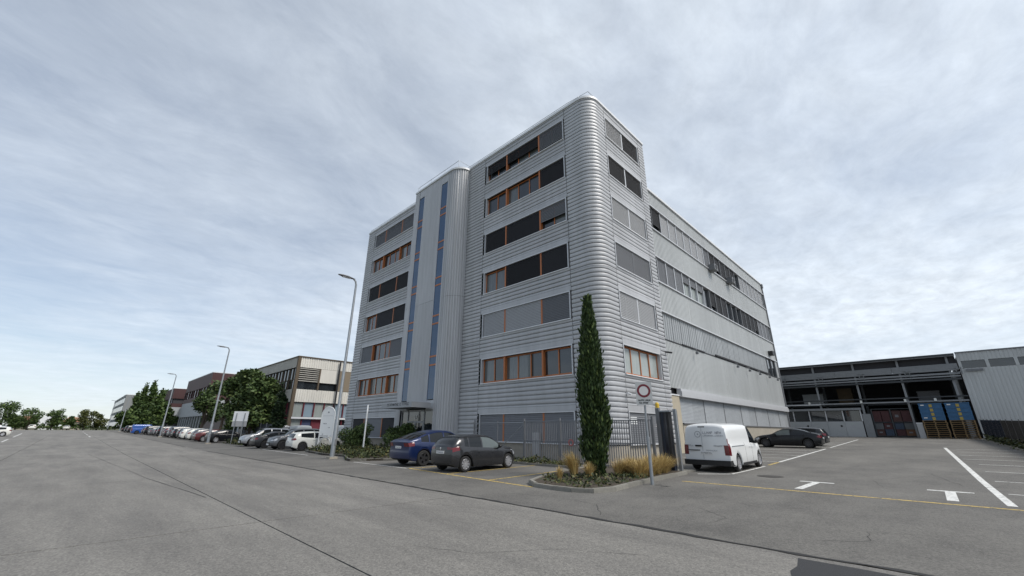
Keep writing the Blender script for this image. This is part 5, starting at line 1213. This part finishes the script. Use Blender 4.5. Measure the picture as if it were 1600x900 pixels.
for z0, z1 in ((9.95, BT), (5.25, 6.95)):
    ribwall(bg_, (BX, BY), (BX1, BY), z0, z1, m_bsheet, 'ribbed_sheet')
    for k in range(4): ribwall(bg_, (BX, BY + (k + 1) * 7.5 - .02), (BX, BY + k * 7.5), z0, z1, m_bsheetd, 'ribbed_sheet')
m = MB(); m.box((BX - .1, BY - .1, BT), (BX1, BY1, BT + .14)); m.build('parapet_flashing', m_brownf, bg_)
m = MB(); m.box((BX - .06, BY - .06, g0), (BX + .35, BY + .35, BT)); m.build('corner_post', m_brownf, bg_)
for k, x in enumerate((23.4, 26.15, 29.2, 32.5)):
    m = MB(); m.box((x - .1, BY - .05, 6.95), (x + .1, BY + .5, 9.95)); m.build('window_post', m_brownf, bg_)
m = MB(); m.box((20.5, BY + .22, 6.97), (36, BY + .26, 8.0)); w1 = m.build('window_band', m_glass, bg_)
lv = MB()
for k in range(7): z = 8.05 + k * .28; lv.box((20.6, BY + .02, z), (23.3, BY + .2, z + .10))
o = lv.build('sun_louvre', m_bsheetd, bg_); o['kind'] = 'stuff'
m = MB(); m.box((23.5, BY + .02, 8.0), (26.05, BY + .08, 9.93)); m.build('roller_blind', m_bsheet, bg_)
m = MB(); m.box((26.25, BY + .05, 7.0), (29.1, BY + .12, 9.93)); m.build('roller_blind', mat('tan_blind', (.22, .18, .13), .8), bg_)
m = MB(); m.box((BX - .02, BY + .3, 6.97), (BX + .02, BY1, 9.93)); 
fW = lambda u, d, z: (BX - d, u, z)
for k in range(10):
    y = BY + .6 + k * 2.9
    m = MB(); m.box((y, -.3, 6.97), (y + 2.6, -.26, 9.93), fn=fW); w_ = m.build('window', m_glass, bg_)
    m = MB()
    for u in (y, y + 1.25, y + 2.5): m.box((u, -.26, 6.97), (u + .1, -.15, 9.93), fn=fW)
    m.box((y, -.26, 8.25), (y + 2.6, -.14, 8.35), fn=fW); m.build('frame', m_brownf, w_)
    if k < 4:
        m = MB(); m.box((y + .5, -.25, 7.0), (y + .75, -.18, 8.2), fn=fW); m.build('curtain', m_cap, w_)
    m = MB(); m.box((y, -.3, g0 + .2), (y + 2.6, -.26, 5.2), fn=fW); w_ = m.build('shop_window', m_glass, bg_)
    m = MB()
    for u in (y, y + 1.25, y + 2.5): m.box((u, -.26, g0 + .2), (u + .14, -.12, 5.2), fn=fW)
    m.box((y, -.26, 3.1), (y + 2.6, -.1, 3.22), fn=fW); m.build('frame', m_maroon, w_)
fS2 = lambda u, d, z: (u, BY - d, z)
for k in range(11):
    x = 20.55 + k * 1.4
    m = MB(); m.box((x, -.3, 3.3), (x + 1.4, -.26, 5.15), fn=fS2); w_ = m.build('shop_window', m_glassl if k in (0, 2, 3) else mat('pale_blue_glass', (.24, .31, .37), .08), bg_)
    m = MB(); m.box((x - .08, -.28, g0), (x + .08, -.1, 5.25), fn=fS2); m.build('frame', m_maroon, w_)
    m = MB(); m.box((x, -.3, g0 + .3), (x + 1.4, -.26, 3.0), fn=fS2); m.build('lower_pane', [m_glassl, mat('blue_poster', (.06, .075, .15), .5), mat('red_poster', (.16, .03, .045), .5), m_glass][[0, 1, 2, 0, 3, 3, 1, 0, 3, 0, 0][k]], w_)
m = MB(); m.box((20.5, BY - .12, 3.03), (36, BY + .1, 3.27)); m.build('white_band', m_cap, bg_)
m = MB(); m.tube([(26.05, BY - .3, g0), (26.05, BY - .3, 11.3)], .12, 8); m.build('flue_pipe', m_dark, bg_)
# dark mesh fence beside it
fd = thing('mesh_fence', 'dark mesh fence behind the parked cars before the beige building', 'fence', (17.6, 63, gz(17.6, 63)))
for k in range(11):
    y = 56.5 + k * 2.5; m = MB(); m.tube([(17.6, y, gz(17.6, y)), (17.6, y, gz(17.6, y) + 2.2)], .035, 6); m.build('fence_post', m_steel, fd)
    if k < 10:
        m = MB(); g = gz(17.6, y); m.box((17.62, y + .05, g + .1), (17.64, y + 2.45, g + 2.1)); 
        for j in range(9): m.box((17.6, y + .05, g + .15 + j * .24), (17.62, y + 2.45, g + .18 + j * .24))
        m.build('mesh_panel', m_gate, fd)
m_brown = mat('brown_sheet', (.055, .020, .020), .6, var=.12, vscale=1, var2=.06); m_palew = mat('pale_render', (.36, .38, .39), .8, var=.08, vscale=1.5)
def brown_building(y0, y1, x, zt, zb, zw, label, x1):
    g = gz(x, y0); b = thing('brown_office', label, 'office building', (x, y0, g))
    m = MB(); m.box((x + .4, y0 + .4, g - .2), (x1, y1, zt - .1)); m.build('wall', m_core, b)
    m = MB(); m.box((x, y0, zt - 3.0), (x + .45, y1, zt)); m.box((x + .46, y0, zt - 3.0), (x1, y0 + .45, zt)); m.build('upper_cladding', m_brown, b)
    m = MB(); m.box((x, y0, zb), (x + .45, y1, zb + 1.1)); m.box((x + .46, y0, zb), (x1, y0 + .45, zb + 1.1)); m.build('spandrel', m_brown, b)
    m = MB(); m.box((x - .06, y0 - .06, zt), (x1, y1, zt + .15)); m.build('parapet_flashing', m_cap, b)
    m = MB(); m.box((x - .1, y0 - .1, zw), (x + .45, y1, zb - .02)); m.box((x + .46, y0 - .1, zw), (x1, y0 + .45, zb - .02)); m.build('white_band', m_palew, b)
    y = y0 + .8; k = 0
    while y < y1 - 2:
        m = MB(); m.box((x + .28, y, zb + 1.12), (x + .32, y + 2.6, zt - 3.02)); w_ = m.build('window', m_glass, b)
        m = MB(); m.box((x + .18, y + .5 + k % 3 * .4, zb + 1.15), (x + .26, y + .9 + k % 3 * .4, zt - 3.05)); m.build('curtain', m_cap, w_)
        m = MB(); m.box((x + .02, y + 2.6, zb + 1.1), (x + .43, y + 3.0, zt - 3)); m.build('window_post', m_brown, b)
        m = MB(); m.box((x + .2, y, g + .2), (x + .24, y + 2.6, zw - .02)); w_ = m.build('shop_window', m_glass, b)
        m = MB(); m.box((x + .05, y + 2.6, g), (x + .5, y + 3.0, zw)); m.build('wall_pier', m_palew, b)
        y += 3.0; k += 1
    return b
brown_building(116, 146, 20, 13.9, 7.9, 4.4, 'nearer brown-clad office with a pale band above a dark ground floor', 40)
brown_building(168, 198, 20, 13.5, 7.9, 5.0, 'farther brown-clad office with a pale band, left of the nearer one', 40)
m = MB(); o = thing('link_block', 'dark low block linking the two brown offices', 'building', (23, 147, gz(23, 147)))
m.box((24, 146.2, .5), (40, 167.8, 12)); m.build('wall', m_brown, o); m = MB(); m.box((22.5, 146.3, 5), (23.9, 167.7, 7.6)); m.build('white_band', m_palew, o); m = MB(); m.box((23, 146.3, .5), (23.9, 167.7, 4.9)); m.build('dark_front', m_core, o)
fg = thing('grey_office', 'tall grey office far along the road behind the poplars', 'office building', (20, 363, 1))
m = MB(); m.box((20, 363, .5), (50, 468, 21.6)); m.build('wall', mat('grey_render', (.20, .205, .21), .8, var=.1), fg)
for k in range(4):
    for j in range(14):
        m = MB(); m.box((19.95, 365 + j * 7.3, 2.5 + k * 4.8), (20.05, 370.6 + j * 7.3, 5.4 + k * 4.8)); m.build('window', m_glass, fg)
m = MB(); m.box((19.9, 362.9, 21.6), (50, 468, 22)); m.build('parapet_flashing', m_cap, fg)
pk = thing('gate_kiosk', 'small white kiosk with a window beneath the spreading tree', 'kiosk', (17.5, 72.5, gz(17.5, 72.5)))
g = gz(17.5, 73); m = MB(); m.box((17, 72, g), (19.5, 76.5, g + 2.5)); m.build('wall', m_palew, pk); m = MB(); m.box((16.7, 71.7, g + 2.5), (19.8, 76.8, g + 3.4)); m.build('roof', m_cap, pk)
m = MB(); m.box((16.96, 72.8, g + .9), (17.02, 75.5, g + 2.1)); m.build('window', m_glass, pk); m = MB(); m.box((17.4, 71.96, g + .9), (19, 72.02, g + 2.1)); m.build('window', m_glass, pk)

# ------------------------------------------------------------------ rear shed and white hall
SX = 67.5; SG = gz(SX, 0)
shed = thing('open_shed', 'dark steel open-fronted shed with trusses at the back of the yard', 'shed', (SX, 5, SG))
m_dsteel = mat('dark_steel', (.055, .06, .065), .6, .3, var=.1); m_msteel = mat('mid_steel', (.24, .25, .26), .6, .3, var=.1)
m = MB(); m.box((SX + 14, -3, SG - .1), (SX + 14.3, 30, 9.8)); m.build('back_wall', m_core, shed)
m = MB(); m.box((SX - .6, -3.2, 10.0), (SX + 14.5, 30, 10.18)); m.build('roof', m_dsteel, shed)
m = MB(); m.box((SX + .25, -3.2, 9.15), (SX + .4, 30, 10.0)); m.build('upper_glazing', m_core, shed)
m = MB(); m.box((SX - .5, -3.2, 9.9), (SX - .42, 30, 10.2)); m.build('roof_edge', m_msteel, shed)
for k in range(7):
    y = -2.5 + k * 4.2
    m = MB(); m.box((SX - .1, y - .1, SG - .1), (SX + .1, y + .1, 10.0)); m.build('column', m_msteel, shed)
    m = MB(); m.box((SX - .35, y - .5, 7.9), (SX - .27, y - .42, 8.7)); m.box((SX - .35, y - .9, 7.9), (SX - .27, y - .82, 8.7)); m.box((SX - .35, y - .9, 8.1), (SX - .27, y - .42, 8.18)); m.box((SX - .35, y - .9, 8.5), (SX - .27, y - .42, 8.58)); m.build('bracket', m_msteel, shed)
    m = MB(); m.box((SX + 5, y - .12, SG - .1), (SX + 5.2, y + .12, 9.9)); m.build('column', m_dsteel, shed)
for k in range(6):
    m = MB(); y0 = -3.2 + k * 5.53; m.box((SX - .22, y0 + .01, 8.35), (SX - .12, y0 + 5.52, 9.12))
    for j in range(4): m.box((SX - .25, y0 + .01, 8.42 + j * .19), (SX - .225, y0 + 5.52, 8.50 + j * .19))
    m.build('fascia_sheet', m_msteel, shed)
for z, t_, mt in ((8.05, .1, m_msteel), (7.75, .07, m_msteel), (7.45, .1, m_dsteel), (5.15, .08, m_msteel), (5.6, .06, m_dsteel)):
    m = MB(); m.box((SX - .3, -3.2, z - t_), (SX - .1, 30, z + t_)); m.build('beam', mt, shed)
for k in range(7):
    y = -.5 + k * 4.2; m = MB()
    m.tube([(SX + 2, y - 1.9, 7.4), (SX + 2, y, 8.9)], .05, 5); m.tube([(SX + 2, y, 8.9), (SX + 2, y + 1.9, 7.4)], .05, 5); m.build('truss_brace', m_dsteel, shed)
m_wood_d = mat('dark_wood', (.10, .07, .04), .8, var=.2)
m_lampw = mat('lamp_white', (.7, .7, .66), .4)
for y in (1.9, -.6, 5.9, 11.2):
    m = MB(); m.box((SX - .5, y - .1, 5.15), (SX - .3, y + .1, 5.45)); m.build('floodlight', m_lampw, shed)
for k, (y, w_, h_, cl) in enumerate(((10.5, 2.4, 1.6, 'grey'), (7.2, 1.6, 2.2, 'brown'), (-1.2, 2.0, 1.4, 'pale'))):
    m = MB(); x = SX + 6; m.box((x, y, 5.3), (x + 1.2, y + w_, 5.3 + h_ * .95)); m.box((x - .04, y - .04, 5.3 + h_ * .95), (x + 1.24, y + w_ + .04, 5.3 + h_))
    m.build('stored_box', (m_louv, m_wood_d, m_bl_m)[k], shed)
m = MB(); m.box((SX + 5, -3, 5.1), (SX + 13.8, 30, 5.28)); m.build('mezzanine_floor', m_dsteel, shed)
of = thing('site_office', 'low grey site office with dark windows under the shed', 'office', (SX, 10, SG))
m = MB(); m.box((SX - .2, 6.25, SG - .05), (SX + 4, 16, 4.5)); m.build('wall', m_core, of)
for k in range(5):
    y = 6.25 + k * 1.75; m = MB(); m.box((SX - .32, y + .01, SG), (SX - .21, y + 1.74, 3.05)); m.build('wall_panel', m_louv, of)
    m = MB(); m.box((SX - .3, y + .1, 3.08), (SX - .24, y + 1.64, 4.3)); m.build('window', m_glass, of)
    m = MB(); m.box((SX - .34, y - .06, 3.06), (SX - .21, y + .06, 4.35)); m.build('window_post', m_trim, of)
    if k in (1, 3): m = MB(); m.lathe([(0, .02), (.11, .02), (.12, 0)], 10, 0, lambda a, b, c: (SX - .32 - c, y + .4 + a, 2.5 + b)); m.build('vent', m_black, of)
m = MB(); m.box((SX - .6, 6.1, 4.36), (SX + 4, 16, 4.62)); m.build('roof', m_msteel, of)
m = MB(); m.box((SX - .25, 5.35, SG), (SX - .15, 6.15, 3.9)); m.build('door', m_msteel, of)
m = MB(); m.box((SX - .5, 10, 5.05), (SX - .42, 16, 5.16)); m.build('pipe', m_trim, of)
# big boxes on racks
CC = [('red_crate', (.055, .012, .014)), ('grey_crate', (.10, .105, .11)), ('blue_crate', (.03, .05, .085)), ('orange_crate', (.13, .06, .025)), ('rust_crate', (.06, .022, .018))]
rk = thing('storage_rack', 'wide rack of coloured crates behind the shed columns', 'rack', (SX + .5, 3.5, SG))
for y in (1.7, 3.55, 5.25):
    m = MB(); m.box((SX + .2, y - .06, SG), (SX + 1.3, y + .06, 4.45)); m.build('upright', m_dsteel, rk)
for z in (1.35, 2.9, 4.4):
    m = MB(); m.box((SX + .22, 1.76, z), (SX + 1.28, 3.49, z + .08)); m.build('shelf', m_dsteel, rk); m = MB(); m.box((SX + .22, 3.61, z), (SX + 1.28, 5.19, z + .08)); m.build('shelf', m_dsteel, rk)
rng = random.Random(17); n_ = 0
POSW = ['bottom left', 'bottom middle left', 'bottom middle right', 'bottom right', 'lower left', 'lower middle left', 'lower middle right', 'lower right', 'top left', 'top middle left', 'top middle right', 'top right']
for iz, (z, h, pool) in enumerate(((1.44, .70, (3, 0, 2, 4)), (2.15, .7, (1, 2, 0, 1)), (2.99, 1.25, (0, 4, 0, 0)))):
    for iy, y in enumerate((1.82, 2.66, 3.67, 4.47)):
        nm, cl = CC[pool[iy]]; mt = mat(nm, cl, .6, var=.15); w_ = .78 if iy < 2 else .74; x0 = SX + .3
        r = thing('storage_crate', '%s storage crate, %s on the crate rack under the shed' % (nm.split('_')[0], POSW[iz * 4 + 3 - iy]), 'crate', (x0, y, z), group='crates on the rack')
        m = MB(); m.box((x0, y, z + .002), (x0 + .9, y + w_, z + h * .93)); m.build('body', mt, r)
        m = MB(); m.box((x0 - .03, y - .02, z + h * .93), (x0 + .92, y + w_ + .02, z + h * .985)); m.build('rim', mt, r)
        m = MB(); m.box((x0 - .02, y + w_ * .3, z + h * .4), (x0, y + w_ * .7, z + h * .62)); m.build('label', m_bl_m if n_ % 3 == 0 else mt, r); n_ += 1
# pallet stacks and blue boxes
m_wood = mat('pallet_wood', (.20, .135, .068), .85, var=.22, vscale=5, stretch=(1, 1, 6), rnd=.25)
PAL = None; PX = 64.8; PW = 1.86; PD = 1.2
def pallet(parent_loc, label, yaw=0):
    global PAL
    if PAL is None:
        r = thing('wooden_pallet', label, 'pallet', parent_loc, group='wooden pallets in two stacks')
        b = MB(); b.box((0, 0, .0), (.1, PW, .03)); d = b.build('board', m_wood, r, local=True)
        for k in range(5):
            o = d if k == 0 else linkcopy(d, r); o.location = (k * (PD - .1) / 4, 0, .17)
        for k in (0, 2):
            o = linkcopy(d, r); o.location = (k * (PD - .1) / 2, 0, 0)
        b = MB(); b.box((0, 0, .03), (PD, .1, .17)); d2 = b.build('block', m_wood, r, local=True)
        for k in range(3):
            o = d2 if k == 0 else linkcopy(d2, r); o.location = (0, k * (PW - .1) / 2, 0)
        PAL = r; return r
    o = linkcopy(PAL)
    for ch in PAL.children: linkcopy(ch, o)
    o.location = parent_loc; tag(o, label, 'pallet', 'wooden pallets in two stacks'); return o
ORD = ['bottom', 'second', 'third', 'fourth', 'fifth', 'sixth', 'seventh', 'eighth', 'ninth', 'top']
for s_, (y, nm) in enumerate(((-.93, 'left'), (-2.98, 'right'))):
    g = gz(PX, y)
    for k in range(9): o = pallet((PX + random.uniform(-.03, .03), y + random.uniform(-.03, .03), g + k * .205), '%s%s wooden pallet of the %s stack below the blue boxes' % (ORD[k] if k < 8 else 'top', ' from the ground up,' if 0 < k < 8 else '', nm), 0)
m_bbox = mat('blue_box_plastic', (.02, .10, .22), .45, var=.1); m_yel = mat('yellow_strap', (.38, .28, .06), .6, var=.25, vscale=20)
BB = None
for s_, (y, nm) in enumerate(((-.93, 'left'), (-2.98, 'right'))):
    for k in range(4):
        z = gz(PX, y) + 9 * .205 + .012 + k * .44; lb = '%s blue folding box on the %s pallet stack' % (['lowest', 'second-lowest', 'third', 'uppermost'][k], nm)
        if BB is None:
            BB = thing('blue_box', lb, 'plastic box', (PX, y, z), group='blue boxes on the pallets'); 
            b = MB(); b.box((.05, .05, 0), (PD - .05, PW - .05, .40)); b.build('body', m_bbox, BB, local=True)
            b = MB(); b.box((0, 0, .33), (PD, PW, .43)); b.build('rim', m_bbox, BB, local=True)
            for q in (.02, .93 * PW):
                b = MB(); b.box((.01, q, .0), (.05, q + .1, .33)); b.build('corner_post', m_bbox, BB, local=True)
            b = MB(); b.box((-.012, PW * .42, .02), (.048, PW * .55, .32)); b.build('label', m_yel, BB, local=True)
            b = MB(); b.box((-.006, PW * .75, .2), (.045, PW * .9, .3)); b.build('paper_tag', m_plate, BB, local=True)
            BB.location = (PX, y, z); o = BB
        else:
            o = linkcopy(BB)
            for ch in BB.children:
                if ch.name.startswith('paper') and k != 3: continue
                linkcopy(ch, o)
            o.location = (PX, y, z); tag(o, lb, 'plastic box', 'blue boxes on the pallets')
dr = thing('white_drum', 'pale upright container between crate rack and left pallet stack', 'container', (PX + .5, 1.25, gz(PX, 1.2)))
b = MB(); b.box((-.3, -.25, 0), (.3, .25, 1.55)); b.build('body', m_bl_l, dr, local=True); b = MB(); b.box((-.32, -.27, 1.55), (.32, .27, 1.62)); b.build('lid', m_cap, dr, local=True)
# white hall
hall = thing('white_hall', 'pale ribbed-sheet hall with high strip windows right of the shed', 'hall', (SX, -10, SG))
HX = SX - .05
m = MB(); m.box((HX + .3, -60, SG - .2), (HX + 30, -3.4, 10.1)); m.build('wall', m_core, hall)
def ribX(y0, y1, z0, z1, name):
    return ribwall(hall, (HX, y1), (HX, y0), z0, z1, m_annex, name, .30, .025)
for k in range(9):
    y1 = -3.3 - k * 6; ribX(y1 - 5.98, y1, SG - .1, 8.5, 'ribbed_sheet'); ribX(y1 - 5.98, y1, 9.32, 10.2, 'ribbed_sheet')
    m = MB(); m.box((HX - .06, y1 - 5.99, 10.2), (HX + .3, y1, 10.34)); m.build('parapet_flashing', m_fence, hall)
for k in range(26):
    y1 = -3.55 - k * 2.05; m = MB(); m.box((HX + .12, y1 - 1.8, 8.52), (HX + .16, y1, 9.3)); m.build('window', m_glass, hall)
    m = MB(); m.box((HX - .02, y1, 8.5), (HX + .2, y1 + .25, 9.32)); m.build('window_post', m_annex, hall)
m = MB(); m.box((HX - .15, -5.0, 8.15), (HX - .02, -3.7, 8.4)); m.build('wall_bracket', m_fence, hall)
# fence on the right side of the yard
ff = thing('mesh_fence', 'dark screened fence along the right side of the yard', 'fence', (55, -4.2, gz(55, -4.2)))
for k in range(13):
    x = 64 - k * 2.5; y = -3.3 - (64 - x) * .035; y2 = -3.3 - (64 - x + 2.5) * .035
    m = MB(); m.tube([(x, y, gz(x, y) - .05), (x, y, gz(x, y) + 1.95)], .04, 6); m.build('fence_post', m_fence, ff)
    m = MB(); P = [(x - .05, y - .01), (x - 2.45, y2 + .0), (x - 2.45, y2 + .02), (x - .05, y + .01)]; m.prism(P, .08, 1.85, zf=gz)
    for j in range(12):
        f = (j + .5) / 12; a = x - .05 - 2.4 * f; b_ = y + (y2 - y) * f + .01; m.box((a - .02, b_, gz(a, b_) + .08), (a + .02, b_ + .03, gz(a, b_) + 1.85))
    m.build('fence_panel', m_gate if k < 5 else mat('weathered_screen', (.06, .055, .05), .8, var=.3, vscale=2), ff)
leafcover([(62, -3.05), (62, -3.6), (33, -4.7), (33, -3.9)], 2200, .7, .2, 14, COVER, 'weed_strip', 'weeds and creepers along the right-hand fence', 'weeds', .0)
kb = thing('yard_kerb', 'pale kerb along the foot of the right-hand fence', 'kerb', (50, -3.6, gz(50, -3.6))); kerb_run([(62, -2.95), (34, -3.85)], .12, .1, kb, step=2.0)
sh_ = thing('shelter_frame', 'grey steel shelter frame at the right edge before the pale hall', 'shelter', (60, -8.3, gz(60, -8)))
for (x, y) in ((59, -7.4), (61, -7.4), (59, -10.4), (61, -10.4)):
    m = MB(); m.box((x - .07, y - .07, .8), (x + .07, y + .07, 4.0)); m.build('post', m_msteel, sh_)
m = MB(); m.box((58.6, -10.8, 4.0), (61.4, -6.9, 4.2)); m.build('roof', m_msteel, sh_)
